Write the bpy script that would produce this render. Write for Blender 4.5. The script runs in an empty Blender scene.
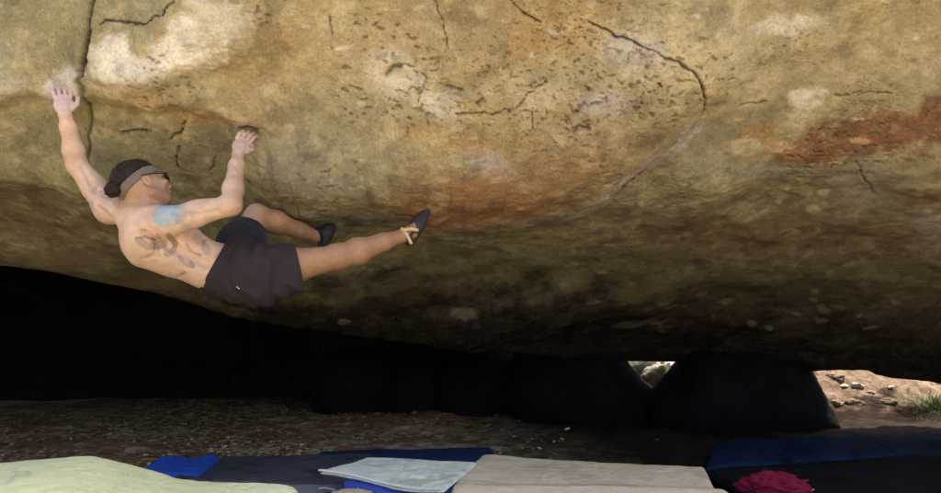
import bpy, math, random
import numpy as np
from mathutils import Vector

random.seed(7)
rng = np.random.default_rng(11)
scene = bpy.context.scene
COL = scene.collection

# ------------------------------------------------------------------ camera numbers
F = 738.0                      # focal length in pixels of the 941 px wide photograph
CX, CY = 470.5, 246.5
CAMZ = 0.65
PITCH = math.radians(8.0)
CA, SA = math.cos(PITCH), math.sin(PITCH)


def at(px, row, y):
    """world point at distance y along the view of a pixel"""
    u, v = (px - CX) / F, (CY - row) / F
    k = y / (CA - v * SA)
    return np.array([u * k, y, CAMZ + (SA + v * CA) * k])


def row_z(row, y):
    v = (CY - row) / F
    return CAMZ + y * (SA + v * CA) / (CA - v * SA)


def z_row(z, y):
    t = (z - CAMZ) / y
    v = (t * CA - SA) / (CA + t * SA)
    return CY - v * F


def proj(X, Y, Z):
    d = Y * CA + (Z - CAMZ) * SA
    up = -Y * SA + (Z - CAMZ) * CA
    return CX + F * X / d, CY - F * up / d


# ------------------------------------------------------------------ noise
def _hash(ix, iy, iz, seed):
    h = (ix.astype(np.uint32) * np.uint32(374761393) + iy.astype(np.uint32) * np.uint32(668265263)
         + iz.astype(np.uint32) * np.uint32(2147483647) + np.uint32((seed * 1274126177) & 0xffffffff))
    h = (h ^ (h >> np.uint32(13))) * np.uint32(1274126177)
    h = (h ^ (h >> np.uint32(16))) * np.uint32(2246822519)
    h = h ^ (h >> np.uint32(15))
    return h.astype(np.float32) * np.float32(1.0 / 4294967295.0)


def vnoise(P, scale=1.0, seed=0):
    P = np.asarray(P, np.float32) * np.float32(scale)
    i = np.floor(P).astype(np.int64)
    f = (P - i).astype(np.float32)
    f = f * f * f * (f * (f * 6 - 15) + 10)
    x, y, z = i[..., 0], i[..., 1], i[..., 2]
    fx, fy, fz = f[..., 0], f[..., 1], f[..., 2]
    r = 0
    for dx in (0, 1):
        for dy in (0, 1):
            for dz in (0, 1):
                w = (fx if dx else 1 - fx) * (fy if dy else 1 - fy) * (fz if dz else 1 - fz)
                r = r + w * _hash(x + dx, y + dy, z + dz, seed)
    return r * 2 - 1


def fbm(P, scale=1.0, octaves=4, seed=0, gain=0.5):
    a, s, r, n = 1.0, scale, 0, 0
    for k in range(octaves):
        r = r + a * vnoise(P, s, seed + 17 * k)
        n += a
        a *= gain
        s *= 2.03
    return r / n


def sst(a, b, x):
    t = np.clip((x - a) / (b - a), 0, 1)
    return t * t * (3 - 2 * t)


# ------------------------------------------------------------------ mesh helpers
def mesh_np(name, V, Fc, smooth=True, col=None):
    """V (n,3); Fc list of (m,k) index arrays"""
    me = bpy.data.meshes.new(name)
    V = np.asarray(V, np.float32)
    me.vertices.add(len(V))
    me.vertices.foreach_set('co', V.ravel())
    if not isinstance(Fc, (list, tuple)):
        Fc = [Fc]
    Fc = [np.asarray(f, np.int32) for f in Fc if len(f)]
    loops = np.concatenate([f.ravel() for f in Fc])
    tot = np.concatenate([np.full(len(f), f.shape[1], np.int32) for f in Fc])
    start = np.concatenate([[0], np.cumsum(tot)[:-1]]).astype(np.int32)
    me.loops.add(len(loops))
    me.loops.foreach_set('vertex_index', loops)
    me.polygons.add(len(tot))
    me.polygons.foreach_set('loop_start', start)
    me.polygons.foreach_set('use_smooth', np.full(len(tot), smooth))
    me.update(calc_edges=True)
    me.validate()
    if col is not None:
        a = me.color_attributes.new('tint', 'FLOAT_COLOR', 'POINT')
        c = np.ones((len(V), 4), np.float32)
        c[:, :3] = np.clip(col, 0, 1)
        a.data.foreach_set('color', c.ravel())
    return me


def link(name, me, mat=None, parent=None, loc=None):
    o = bpy.data.objects.new(name, me)
    COL.objects.link(o)
    if mat is not None:
        me.materials.append(mat)
    if parent is not None:
        o.parent = parent
    if loc is not None:
        o.location = loc
    return o


def rebase(o, p):
    """move an object's origin to p, geometry stays"""
    me = o.data
    n = len(me.vertices)
    a = np.empty(n * 3, np.float32)
    me.vertices.foreach_get('co', a)
    a = a.reshape(-1, 3) - np.asarray(p, np.float32)
    me.vertices.foreach_set('co', a.ravel())
    me.update()
    o.location = p


def tag(o, label, cat, group=None, kind=None):
    o['label'] = label
    o['category'] = cat
    if group:
        o['group'] = group
    if kind:
        o['kind'] = kind
    return o


def empty(name, loc):
    o = bpy.data.objects.new(name, None)
    COL.objects.link(o)
    o.location = loc
    o.empty_display_size = 0.1
    return o


def child(o, parent):
    """parent keeping world placement (parents are unrotated empties or meshes)"""
    o.parent = parent
    o.location = Vector(o.location) - Vector(parent.location)
    if parent.parent is not None:
        o.location = o.location - Vector(parent.parent.location)
    return o


def grid_faces(nr, nc, close_c=False, off=0):
    r = np.arange(nr - 1)[:, None]
    c = np.arange(nc if close_c else nc - 1)[None, :]
    c2 = (c + 1) % nc
    q = np.stack([r * nc + c, r * nc + c2, (r + 1) * nc + c2, (r + 1) * nc + c], -1)
    return q.reshape(-1, 4) + off


# ------------------------------------------------------------------ materials
def new_mat(name):
    m = bpy.data.materials.new(name)
    m.use_nodes = True
    nt = m.node_tree
    return m, nt, nt.nodes['Principled BSDF']


def N(nt, t, **kw):
    n = nt.nodes.new(t)
    for k, v in kw.items():
        if k in n.inputs:
            n.inputs[k].default_value = v
        else:
            setattr(n, k, v)
    return n


def tint_mat(name, rough=0.85, fine=((40, .35), (160, .25)), bumps=((30, .02), (120, .008)), use_tint=True,
             color=(.5, .5, .5), spec=0.3, sss=0.0, sheen=0.0, stretch=(1, 1, 1)):
    """base colour (vertex tint or one colour) broken up by noise, with noise relief"""
    m, nt, b = new_mat(name)
    L = nt.links
    tc = N(nt, 'ShaderNodeTexCoord')
    mp = N(nt, 'ShaderNodeMapping')
    mp.inputs['Scale'].default_value = stretch
    L.new(tc.outputs['Object'], mp.inputs['Vector'])
    if use_tint:
        at_ = N(nt, 'ShaderNodeAttribute', attribute_name='tint')
        c = at_.outputs['Color']
    else:
        rgb = N(nt, 'ShaderNodeRGB')
        rgb.outputs[0].default_value = (*color, 1)
        c = rgb.outputs[0]
    for sc, amt in fine:
        no = N(nt, 'ShaderNodeTexNoise', Scale=sc, Detail=4.0, Roughness=.6)
        L.new(mp.outputs['Vector'], no.inputs['Vector'])
        mr = N(nt, 'ShaderNodeMapRange')
        mr.inputs['From Min'].default_value = .3
        mr.inputs['From Max'].default_value = .7
        mr.inputs['To Min'].default_value = 1 - amt
        mr.inputs['To Max'].default_value = 1 + amt * .8
        L.new(no.outputs['Fac'], mr.inputs['Value'])
        mx = N(nt, 'ShaderNodeMix', data_type='RGBA', blend_type='MULTIPLY')
        mx.inputs['Factor'].default_value = 1
        L.new(c, mx.inputs['A'])
        L.new(mr.outputs['Result'], mx.inputs['B'])
        c = mx.outputs['Result']
    L.new(c, b.inputs['Base Color'])
    b.inputs['Roughness'].default_value = rough
    b.inputs['Specular IOR Level'].default_value = spec
    if sss:
        b.inputs['Subsurface Weight'].default_value = sss
        b.inputs['Subsurface Radius'].default_value = (.02, .008, .004)
        b.inputs['Subsurface Scale'].default_value = .5
    if sheen:
        b.inputs['Sheen Weight'].default_value = sheen
    nrm = None
    for sc, dist in bumps:
        no = N(nt, 'ShaderNodeTexNoise', Scale=sc, Detail=5.0, Roughness=.65)
        L.new(mp.outputs['Vector'], no.inputs['Vector'])
        bp = N(nt, 'ShaderNodeBump', Strength=.8, Distance=dist)
        L.new(no.outputs['Fac'], bp.inputs['Height'])
        if nrm is not None:
            L.new(nrm, bp.inputs['Normal'])
        nrm = bp.outputs['Normal']
    if nrm is not None:
        L.new(nrm, b.inputs['Normal'])
    return m


M_rock = tint_mat('roof_rock', .92, ((14, .12), (70, .16), (260, .22)), ((30, .006), (140, .004)), spec=.12)


def speckle(m, items):
    """small crisp mineral grains and pores in the rock's own colour"""
    nt = m.node_tree
    b = nt.nodes['Principled BSDF']
    src = b.inputs['Base Color'].links[0].from_socket
    tc = N(nt, 'ShaderNodeTexCoord')
    for sc, lo, hi, colr, amt in items:
        no = N(nt, 'ShaderNodeTexNoise', Scale=sc, Detail=2.0, Roughness=.5)
        nt.links.new(tc.outputs['Object'], no.inputs['Vector'])
        mr = N(nt, 'ShaderNodeMapRange')
        mr.inputs['From Min'].default_value = lo
        mr.inputs['From Max'].default_value = hi
        mr.inputs['To Max'].default_value = amt
        nt.links.new(no.outputs['Fac'], mr.inputs['Value'])
        mx = N(nt, 'ShaderNodeMix', data_type='RGBA', blend_type='MULTIPLY' if colr[0] < .3 else 'SCREEN')
        nt.links.new(mr.outputs['Result'], mx.inputs['Factor'])
        nt.links.new(src, mx.inputs['A'])
        mx.inputs['B'].default_value = (*colr, 1)
        src = mx.outputs['Result']
    nt.links.new(src, b.inputs['Base Color'])


speckle(M_rock, [(75, .65, .70, (.25, .2, .15), .35), (150, .65, .70, (.22, .18, .12), .35), (95, .64, .70, (.32, .30, .24), .5)])
M_dark = tint_mat('cave_rock', .95, ((8, .3), (40, .3)), ((9, .03), (50, .01)), spec=.02)
M_ground = tint_mat('cave_soil', .95, ((3, .2), (25, .35), (110, .35)), ((20, .02), (90, .012)), spec=.1)
M_pale = tint_mat('pale_rock', .9, ((10, .25), (60, .3)), ((12, .03), (60, .01)), spec=.2)
M_litter = tint_mat('litter', .9, ((60, .3),), (), spec=.1)
M_skin = tint_mat('skin', .48, ((9, .10), (32, .10), (170, .10)), ((60, .003), (260, .0016)), spec=.45, sss=.03)
M_hair = tint_mat('hair_strands', .42, ((30, .5), (160, .5)), ((150, .006),), use_tint=False, color=(.026, .013, .008), spec=.22, stretch=(1, 1, .35))
M_band = tint_mat('headband_knit', .9, ((200, .12),), ((400, .002),), use_tint=False, color=(.185, .14, .11), sheen=.05)
M_shorts = tint_mat('shorts_cloth', .8, ((6, .12), (300, .1)), ((35, .006), (500, .001)), use_tint=False, color=(.030, .020, .024), sheen=.0)
M_black_cloth = tint_mat('black_cloth', .85, ((30, .2),), ((40, .006),), use_tint=False, color=(.010, .010, .014), sheen=.1)
M_rubber = tint_mat('shoe_rubber', .6, ((80, .2),), ((120, .003),), use_tint=False, color=(.035, .036, .04))
M_orange = tint_mat('shoe_suede', .8, ((80, .2),), ((150, .002),), use_tint=False, color=(.36, .13, .035))
M_strap = tint_mat('strap_web', .8, ((120, .12),), (), use_tint=False, color=(.68, .48, .27))
M_black = tint_mat('black_plastic', .35, (), (), use_tint=False, color=(.012, .012, .013), spec=.5)
M_metal = tint_mat('pale_plastic', .4, (), (), use_tint=False, color=(.7, .7, .68), spec=.5)
M_pad = tint_mat('pad_fabric', .75, ((4, .06), (60, .06), (420, .07)), ((7, .03), (26, .010), (90, .003), (600, .0006)), spec=.06)
M_grass = tint_mat('grass_blades', .7, ((30, .2),), ())

# ------------------------------------------------------------------ light, sky, view
SUN_DIR = Vector((.42, .16, .90)).normalized()      # towards the sun
el = math.asin(SUN_DIR.z)
az = math.atan2(SUN_DIR.x, SUN_DIR.y)
w = bpy.data.worlds.new('World')
scene.world = w
w.use_nodes = True
wn = w.node_tree
bg = wn.nodes['Background']
sky = wn.nodes.new('ShaderNodeTexSky')
sky.sky_type = 'NISHITA'
sky.sun_disc = False
sky.dust_density = 2.5
sky.sun_elevation = el
sky.sun_rotation = az
wn.links.new(sky.outputs['Color'], bg.inputs['Color'])
bg.inputs['Strength'].default_value = 0.15
sl = bpy.data.lights.new('sun', 'SUN')
sl.energy = 4.2
sl.angle = math.radians(.5)
sl.color = (1, .95, .86)
so = bpy.data.objects.new('sun', sl)
COL.objects.link(so)
so.rotation_euler = (-SUN_DIR).to_track_quat('-Z', 'Y').to_euler()
so.location = (4, -1, 9)

scene.view_settings.view_transform = 'Standard'
scene.view_settings.look = 'None'
scene.view_settings.gamma = 1
scene.view_settings.use_curve_mapping = False
scene.view_settings.exposure = 1.5
scene.view_settings.use_white_balance = True       # the phone's warm white balance for open shade
scene.view_settings.white_balance_temperature = 7000
scene.view_settings.white_balance_tint = 12
scene.render.engine = 'CYCLES'
scene.cycles.use_denoising = True
try:
    scene.cycles.denoiser = 'OPENIMAGEDENOISE'
except Exception:
    pass
scene.cycles.max_bounces = 8
scene.cycles.diffuse_bounces = 4
scene.cycles.sample_clamp_indirect = 6

cam = bpy.data.cameras.new('camera')
cam.sensor_width = 36
cam.lens = F / 941 * 36
cam.clip_start = .05
cam.clip_end = 500
co = bpy.data.objects.new('camera', cam)
COL.objects.link(co)
co.location = (0, 0, CAMZ)
co.rotation_euler = (math.radians(90) + PITCH, 0, 0)
scene.camera = co

# ------------------------------------------------------------------ the overhanging boulder
E_PX = [-600, -300, -150, 0, 60, 150, 230, 330, 430, 560, 620, 690, 760, 806, 813, 866, 873, 897, 926, 941, 1090, 1500]
E_RW = [262, 262, 262, 265, 275, 293, 314, 333, 347, 356, 361, 362, 362, 372, 371, 370, 374, 379, 381, 384, 392, 400]
YE_X = [-9, -3.0, -1.5, 0, 1.0, 1.6, 2.6, 3.5, 6, 9]
YE_Y = [4.6, 4.6, 5.0, 5.9, 6.7, 7.0, 6.6, 6.1, 5.8, 5.8]
Y0, R0 = 2.95, -60.0


def edge_of(x):
    yE = np.interp(x, YE_X, YE_Y)
    d = yE * CA
    px = CX + F * x / d
    E = np.interp(px, E_PX, E_RW)
    q = np.stack([px, 0 * px, 0 * px], -1)
    E = E + (4.5 * fbm(q, .021, 3, 50, .6) + 1.5 * fbm(q, .11, 2, 51)) * (.25 + .75 * sst(150, 320, px)) * sst(600, 560, px) + 1.2 * fbm(q, .09, 2, 52) * sst(780, 830, px)
    zE = row_z(E, yE)
    k = sst(-3.7, -5.2, x)
    zE = zE * (1 - k) + (-.3) * k
    k = sst(4.8, 7.6, x)
    zE = zE * (1 - k) + (.2) * k
    return yE, zE


def gshape(s):
    return .27 * s + .73 * np.power(np.clip(s, 0, 1), 4)


def front(x, s):
    yE, zE = edge_of(x)
    E = z_row(zE, yE)
    y = Y0 + (yE - Y0) * gshape(s)
    row = R0 + (E - R0) * s
    return y, row_z(row, y)


def poly_dist(px, row, pts):
    """distance in pixels to a polyline and the fraction along it"""
    d = np.full(px.shape, 1e6, np.float32)
    pts = np.asarray(pts, float)
    for a, b in zip(pts[:-1], pts[1:]):
        ab = b - a
        t = np.clip(((px - a[0]) * ab[0] + (row - a[1]) * ab[1]) / (ab @ ab + 1e-9), 0, 1)
        d = np.minimum(d, np.hypot(px - a[0] - t * ab[0], row - a[1] - t * ab[1]))
    return d


CRACKS = [  # points (photo pixels), half width, depth (m)
    ([(101, -160), (95, -110), (97, -40), (96, 0), (93, 25), (91, 55), (88, 75)], 1.7, .05),
    ([(88, 75), (86, 110), (91, 150), (89, 185)], 1.4, .012),
    ([(104, 24), (110, 21), (131, 22), (148, 25), (162, 20), (182, 5), (186, -8)], 1.0, .02),
    ([(184, 122), (182, 131), (171, 141)], 1.1, .03),
    ([(179, 148), (175, 158), (177, 168)], 1.0, .015),
    ([(122, 137), (130, 133), (148, 133)], 1.6, .015),
    ([(241, 127), (249, 126), (257, 129)], 2.6, .05),
    ([(215, 160), (213, 168), (208, 172)], .8, .012),
    ([(248, 178), (252, 182)], 1.2, .012),
    ([(505, -4), (523, 13), (543, 24)], .8, .02),
    ([(589, 24), (606, 30), (615, 35), (622, 36), (634, 42), (650, 47), (660, 53), (673, 57), (690, 66), (697, 79), (701, 91)], .85, .03),
    ([(701, 91), (699, 110)], .8, .012),
    ([(543, 84), (526, 91), (513, 103), (491, 108), (470, 106), (457, 108)], .7, .015),
    ([(522, 104), (531, 107), (529, 120), (517, 129)], .55, .008),
    ([(388, 75), (393, 68), (400, 64)], 2.0, .02),
    ([(446, 83), (460, 84)], 1.2, .012),
    ([(476, 99), (482, 96)], 1.8, .012),
    ([(570, 120), (577, 117), (585, 118)], 1.4, .015),
    ([(856, 161), (862, 174), (869, 185), (876, 198)], .8, .012),
    ([(836, 96), (849, 97), (872, 96), (895, 96)], .6, .012),
    ([(739, 103), (768, 104)], .8, .012),
    ([(433, -5), (441, 18), (446, 32), (449, 50)], .55, .012),
    ([(330, 8), (334, 28), (332, 48)], .45, .008),
    ([(420, 70), (428, 78), (419, 98)], .7, .01),
    ([(612, 190), (628, 178), (642, 163)], .8, .006),
]

OCHRE = np.array([.375, .315, .17])
OLIVE = np.array([.25, .225, .125])
GREY = np.array([.30, .275, .205])
RUST = np.array([.285, .150, .080])
ORANGE = np.array([.42, .26, .105])
WHITE = np.array([.80, .74, .60])
CREAM = np.array([.56, .47, .29])
MAUVE = np.array([.47, .43, .40])
BROWN = np.array([.16, .115, .065])

PATCH = [  # px,row,rx,ry,angle,colour,strength,softness
    (60, 30, 90, 60, 0, OLIVE, .75, .5),
    (40, 150, 70, 60, 0, OLIVE, .8, .5),
    (55, 212, 95, 26, 5, BROWN, .7, .5),  # shade on the receding rock, painted as a brown band
    (170, 165, 110, 40, 0, OLIVE, .8, .5),
    (300, 190, 110, 36, 0, OLIVE, .75, .5),
    (270, 60, 60, 60, 0, ORANGE, .35, .6),
    (420, 30, 120, 40, 0, ORANGE, .3, .6),
    (560, 25, 55, 28, 0, ORANGE, .6, .5),
    (500, 60, 70, 18, -10, ORANGE, .4, .5),
    (330, 110, 60, 30, 20, OLIVE, .4, .5),
    (760, 60, 190, 50, -8, CREAM, .30, .6),
    (700, 115, 120, 26, -8, OLIVE, .55, .5),
    # white, upper left
    (122, 60, 26, 28, 0, WHITE, .85, .35),
    (205, 40, 48, 30, -38, WHITE, .85, .35),
    (225, 25, 30, 24, -30, CREAM, .6, .4),
    (168, 62, 36, 14, -20, WHITE, .5, .5),
    (120, 86, 34, 8, 10, CREAM, .6, .5),
    (175, 108, 75, 9, 13, ORANGE, .45, .5),
    (230, 118, 34, 6, 12, CREAM, .6, .5),
    # chalked hold on the left
    (66, 90, 30, 17, -22, MAUVE * 1.3, .9, .4),
    (30, 92, 22, 16, 0, CREAM, .5, .5),
    (10, 70, 18, 22, 0, MAUVE, .4, .5),
    (250, 130, 14, 9, 10, MAUVE * 1.1, .8, .4),
    (270, 152, 24, 7, 35, GREY * 1.1, .6, .5),
    # middle
    (395, 75, 30, 20, 15, WHITE * .92, .6, .5),
    (435, 100, 30, 14, 15, WHITE * .85, .65, .5),
    (482, 146, 20, 9, 15, MAUVE * 1.15, .6, .6),
    (500, 155, 18, 7, 24, MAUVE * 1.1, .55, .6),
    (470, 138, 9, 5, 10, MAUVE, .5, .6),
    (520, 165, 26, 8, 20, CREAM, .6, .5),
    (465, 186, 84, 32, -4, RUST * np.array([1.15, 1.1, .95]), .82, .6),
    (500, 202, 66, 20, -8, RUST, .5, .7),
    (560, 158, 78, 36, -26, RUST * np.array([1.25, 1.2, 1.1]), .45, .8),
    (500, 115, 90, 26, -6, ORANGE, .3, .8),
    (350, 70, 60, 40, 0, CREAM, .3, .8),
    (330, 150, 70, 26, 10, GREY * 1.1, .4, .7),
    (690, 150, 60, 26, -20, GREY * 1.1, .45, .7),
    (600, 115, 40, 20, -10, CREAM, .4, .7),
    (720, 90, 60, 20, -5, CREAM, .35, .7),
    (900, 60, 70, 26, -5, CREAM, .3, .8),
    (900, 205, 60, 16, -8, GREY, .4, .7),
    (660, 205, 50, 16, -12, GREY, .4, .7),
    (430, 128, 60, 10, 4, ORANGE, .55, .5),
    (600, 95, 26, 12, -10, MAUVE * 1.1, .5, .5),
    (540, 92, 22, 10, -15, CREAM, .6, .5),
    (655, 50, 55, 28, 10, CREAM * 1.0, .5, .5),
    (632, 45, 24, 14, 0, MAUVE * 1.1, .5, .5),
    (575, 208, 50, 8, -14, GREY, .55, .5),
    (600, 190, 16, 6, -10, CREAM, .6, .4),
    (330, 205, 70, 9, 3, GREY, .55, .5),
    (310, 168, 60, 10, 6, GREY, .4, .5),
    # right
    (785, 24, 36, 10, -4, WHITE * .9, .7, .4),
    (755, 95, 20, 12, 0, CREAM, .75, .35),
    (808, 104, 24, 13, -5, WHITE * .95, .85, .35),
    (800, 124, 26, 8, -12, CREAM, .75, .35),
    (757, 134, 20, 9, 0, ORANGE, .7, .5),
    (872, 136, 92, 19, -11, np.array([.235, .115, .062]), .92, .4),
    (938, 120, 52, 20, -14, np.array([.235, .115, .062]), .92, .4),
    (800, 148, 30, 9, 0, RUST * 1.2, .6, .5),
    (738, 147, 24, 9, 4, CREAM, .8, .3),
    (780, 146, 16, 5, -2, CREAM * np.array([1.1, .85, .8]), .8, .3),
    (861, 142, 12, 3, 4, CREAM * np.array([1.0, .75, .7]), .8, .3),
    (760, 166, 60, 6, 0, GREY * 1.15, .7, .35),
    (725, 185, 34, 13, 0, CREAM * .8, .75, .35),
    (795, 178, 40, 8, 5, GREY, .7, .35),
    (860, 180, 32, 22, 0, MAUVE * .8, .6, .5),
    (753, 221, 16, 6, 4, CREAM * .85, .9, .25),
    (780, 202, 9, 6, 20, CREAM * .85, .8, .3),
    (815, 214, 7, 4, 0, CREAM, .7, .3),
    (880, 232, 16, 5, -12, CREAM * .8, .8, .3),
    (905, 228, 12, 4, -5, CREAM * .85, .8, .3),
    (935, 222, 20, 24, 0, MAUVE * .8, .6, .4),
    (920, 180, 26, 6, -10, CREAM * .8, .7, .3),
    (925, 190, 24, 5, -5, RUST, .6, .4),
    (700, 235, 60, 20, 0, BROWN * 1.2, .5, .6),
    (820, 240, 130, 26, 0, BROWN * 1.3, .6, .6),
    (640, 324, 26, 6, 3, GREY * .9, .7, .3),
    (460, 312, 14, 5, 0, GREY, .6, .3),
    (345, 318, 6, 3, 0, GREY, .8, .3),
    (440, 285, 40, 9, 0, BROWN, .5, .5),
    (505, 215, 40, 6, -6, GREY * .9, .5, .4),
]
for i in range(34):     # pale scratches following the sweep of the bulge
    t_ = rng.uniform(0, 1)
    PATCH.append((685 - 100 * t_ + rng.normal(0, 8), 120 + 82 * t_ + rng.normal(0, 9), rng.uniform(6, 22), rng.uniform(.8, 2.4), -46 + 14 * t_ + rng.normal(0, 5),
                  MAUVE * rng.uniform(.9, 1.15), rng.uniform(.25, .6), .5))
for i in range(80):     # scattered lichen flakes on the lower right
    PATCH.append((rng.uniform(560, 1000), rng.uniform(225, 335), rng.uniform(2, 9), rng.uniform(1.2, 3.0), rng.uniform(-15, 10),
                  CREAM * rng.uniform(.4, .8), rng.uniform(.4, .85), .3))
for i in range(70):
    PATCH.append((rng.uniform(250, 960), rng.uniform(0, 215), rng.uniform(2, 8), rng.uniform(1.2, 3.4), rng.uniform(-20, 20),
                  [CREAM, GREY, WHITE * .85][i % 3] * rng.uniform(.8, 1.05), rng.uniform(.35, .8), .35))


def front_features(P):
    """relief (metres, outward) and rock colour of the underside"""
    px, row = proj(P[..., 0], P[..., 1], P[..., 2])
    px = px.astype(np.float32)
    row = row.astype(np.float32)
    n1 = fbm(P, 1.1, 3, 1)
    n2 = fbm(P, 4.5, 4, 2, .55)
    n3 = fbm(P, 22, 3, 3, .6)
    Q = P * np.array([.7, 1.25, 1.25], np.float32)
    n4 = fbm(Q, 30, 3, 4, .6)
    n5 = fbm(P, 11, 4, 7, .62)
    vn = fbm(P, 26, 3, 6, .6)
    wx = px + 16 * n2 + 7 * n3
    wr = row + 9 * fbm(P, 5.5, 4, 5, .55) + 4 * n4
    low = sst(215, 300, row)
    disp = .10 * n1 + .022 * n2 * (1 - .5 * low) + .0036 * n3 + .0012 * n4
    # flat bedding terraces: rock breaks in small plates
    tr = fbm(P * np.array([.5, 1, 1], np.float32), 6, 4, 8, .6) * 5
    fr = tr - np.floor(tr)
    disp += .004 * (sst(.0, .15, fr) - fr) * sst(.0, .4, n1 + .05) * (1 - low)
    # left: hold ledge and the block right of the crack
    def step(pts, A, wdt, x0, x1, fade=25, depth=None):
        lip = np.interp(px + 9 * n2, [p[0] for p in pts], [p[1] for p in pts]) + 7 * n2 + 3 * n5
        win = sst(x0 - fade, x0 + 3, px) * sst(x1 + fade, x1 - 3, px)
        t = sst(wdt, -wdt, row - lip)
        if depth is not None:
            t = t * sst(-depth, -depth * .15, row - lip)
        return A * t * win
    disp += step([(-60, 96), (0, 97), (45, 101), (86, 104)], .085, 11, -80, 84, 10, 130)
    disp += step([(90, 78), (117, 88), (151, 87), (177, 74), (216, 66), (260, 60)], .085, 12, 94, 235, 25, 110)
    disp += step([(95, 100), (120, 104), (188, 112), (240, 124), (262, 122), (300, 130)], .06, 8, 98, 262, 22, 70)
    disp += step([(-60, 190), (0, 186), (60, 184), (110, 196)], .07, 16, -80, 100, 40, 80)
    disp += step([(140, 30), (150, 55), (160, 50), (185, 10)], .035, 8, 142, 190, 14, 60)
    disp += step([(280, 200), (340, 215), (420, 218), (520, 222), (600, 190), (700, 105)], .11, 46, 300, 690, 90, 150)
    disp += step([(640, 176), (720, 192), (860, 190), (960, 176)], .045, 20, 690, 1000, 40, 90)
    # pits
    W = np.stack([fbm(P, 30, 2, 25), fbm(P, 30, 2, 26), fbm(P, 30, 2, 27)], -1)
    Q2 = Q + .018 * W
    pit = sst(.54, .66, vnoise(Q2, 58, 21)) * sst(.0, .35, fbm(P, 2.2, 2, 22)) * sst(225, 150, row)
    pit2 = sst(.56, .70, vnoise(Q2, 100, 23)) * sst(-.05, .3, fbm(P, 2.6, 2, 24)) * sst(160, 110, row) * sst(380, 460, px)
    disp -= .008 * pit + .006 * pit2
    # crystals in the white patch
    cry = np.exp(-(((px - 205) / 46) ** 2 + ((row - 42) / 32) ** 2) * 1.2)
    disp += cry * .016 * np.abs(vnoise(P, 42, 31)) + cry * .007 * vnoise(P, 95, 32)
    col = np.empty(P.shape, np.float32)
    t = sst(-.35, .45, n2 + .4 * n1)[..., None]
    col[:] = OCHRE * .86 * (1 - t) + OCHRE * 1.08 * t
    # greener and greyer where the roof turns under, its base browned to paint in shade
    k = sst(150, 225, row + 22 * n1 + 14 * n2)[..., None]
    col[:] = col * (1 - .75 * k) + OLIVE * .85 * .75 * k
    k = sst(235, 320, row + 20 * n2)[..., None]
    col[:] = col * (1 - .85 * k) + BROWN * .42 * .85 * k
    base_shade = sst(-.25, .50, (row - np.interp(px, [0, 200, 330, 520, 640, 800, 940], [300, 300, 292, 285, 300, 318, 330])) / 60 + .9 * n2 + .5 * n5)[..., None]  # shade painted into the rock, fading to black along the lower edge
    col[:] = col * (1 - .84 * base_shade) + np.array([.016, .014, .013]) * .84 * base_shade
    for (cx, cy, rx, ry, ang, c, st, soft) in PATCH:
        ca, sa = math.cos(math.radians(ang)), math.sin(math.radians(ang))
        R = max(rx, ry) * 1.6 + 20
        m = (np.abs(px - cx) < R) & (np.abs(row - cy) < R)
        if not m.any():
            continue
        k = min(1.0, max(rx, ry) / 26)
        ax = px[m] + (wx[m] - px[m]) * k - cx
        ay = row[m] + (wr[m] - row[m]) * k - cy
        d = np.sqrt(((ax * ca + ay * sa) / rx) ** 2 + ((-ax * sa + ay * ca) / ry) ** 2)
        d = d + (.55 * n5[m] + .30 * n3[m]) * (1.0 if max(rx, ry) > 12 else .4)
        sf = soft * .8
        kk = (sst(1.0 + sf, 1.0 - sf, d) * st)[:, None]
        kk *= np.clip(.97 + .5 * n3[m] + .4 * vn[m], 0, 1.05)[:, None]
        col[m] = col[m] * (1 - kk) + np.asarray(c, np.float32) * kk
    fl = (sst(.12, .42, n5 + .3 * n3) * (.12 + .33 * sst(290, 180, row)))[..., None]
    col[:] = col * (1 - fl) + (col * .45 + CREAM * .55) * fl
    dk = sst(.10, .40, fbm(P, 8, 4, 9, .62) - .1 * n5)[..., None] * .26
    col[:] = col * (1 - dk)
    col *= (1 + .17 * n3 + .15 * n5 + .08 * n4)[..., None]
    dirt = np.clip(.45 * pit + .4 * pit2, 0, 1)
    for pts, hw, dep in CRACKS:
        a = np.asarray(pts)
        m = (px > a[:, 0].min() - 14) & (px < a[:, 0].max() + 14) & (row > a[:, 1].min() - 14) & (row < a[:, 1].max() + 14)
        if not m.any():
            continue
        jx = px[m] + 3.0 * n3[m] + 2.4 * n5[m]
        jr = row[m] + 2.6 * vn[m] + 3.0 * n3[m]
        d = poly_dist(jx, jr, pts)
        wv = hw * (1 + 1.1 * n5[m] + .5 * n2[m])
        g = np.exp(-(d / np.maximum(wv, .35)) ** 2)
        disp[m] -= dep * g
        dirt[m] = np.maximum(dirt[m], .72 * g)
    col *= (1 - dirt)[..., None]
    return disp.astype(np.float32), col


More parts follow.
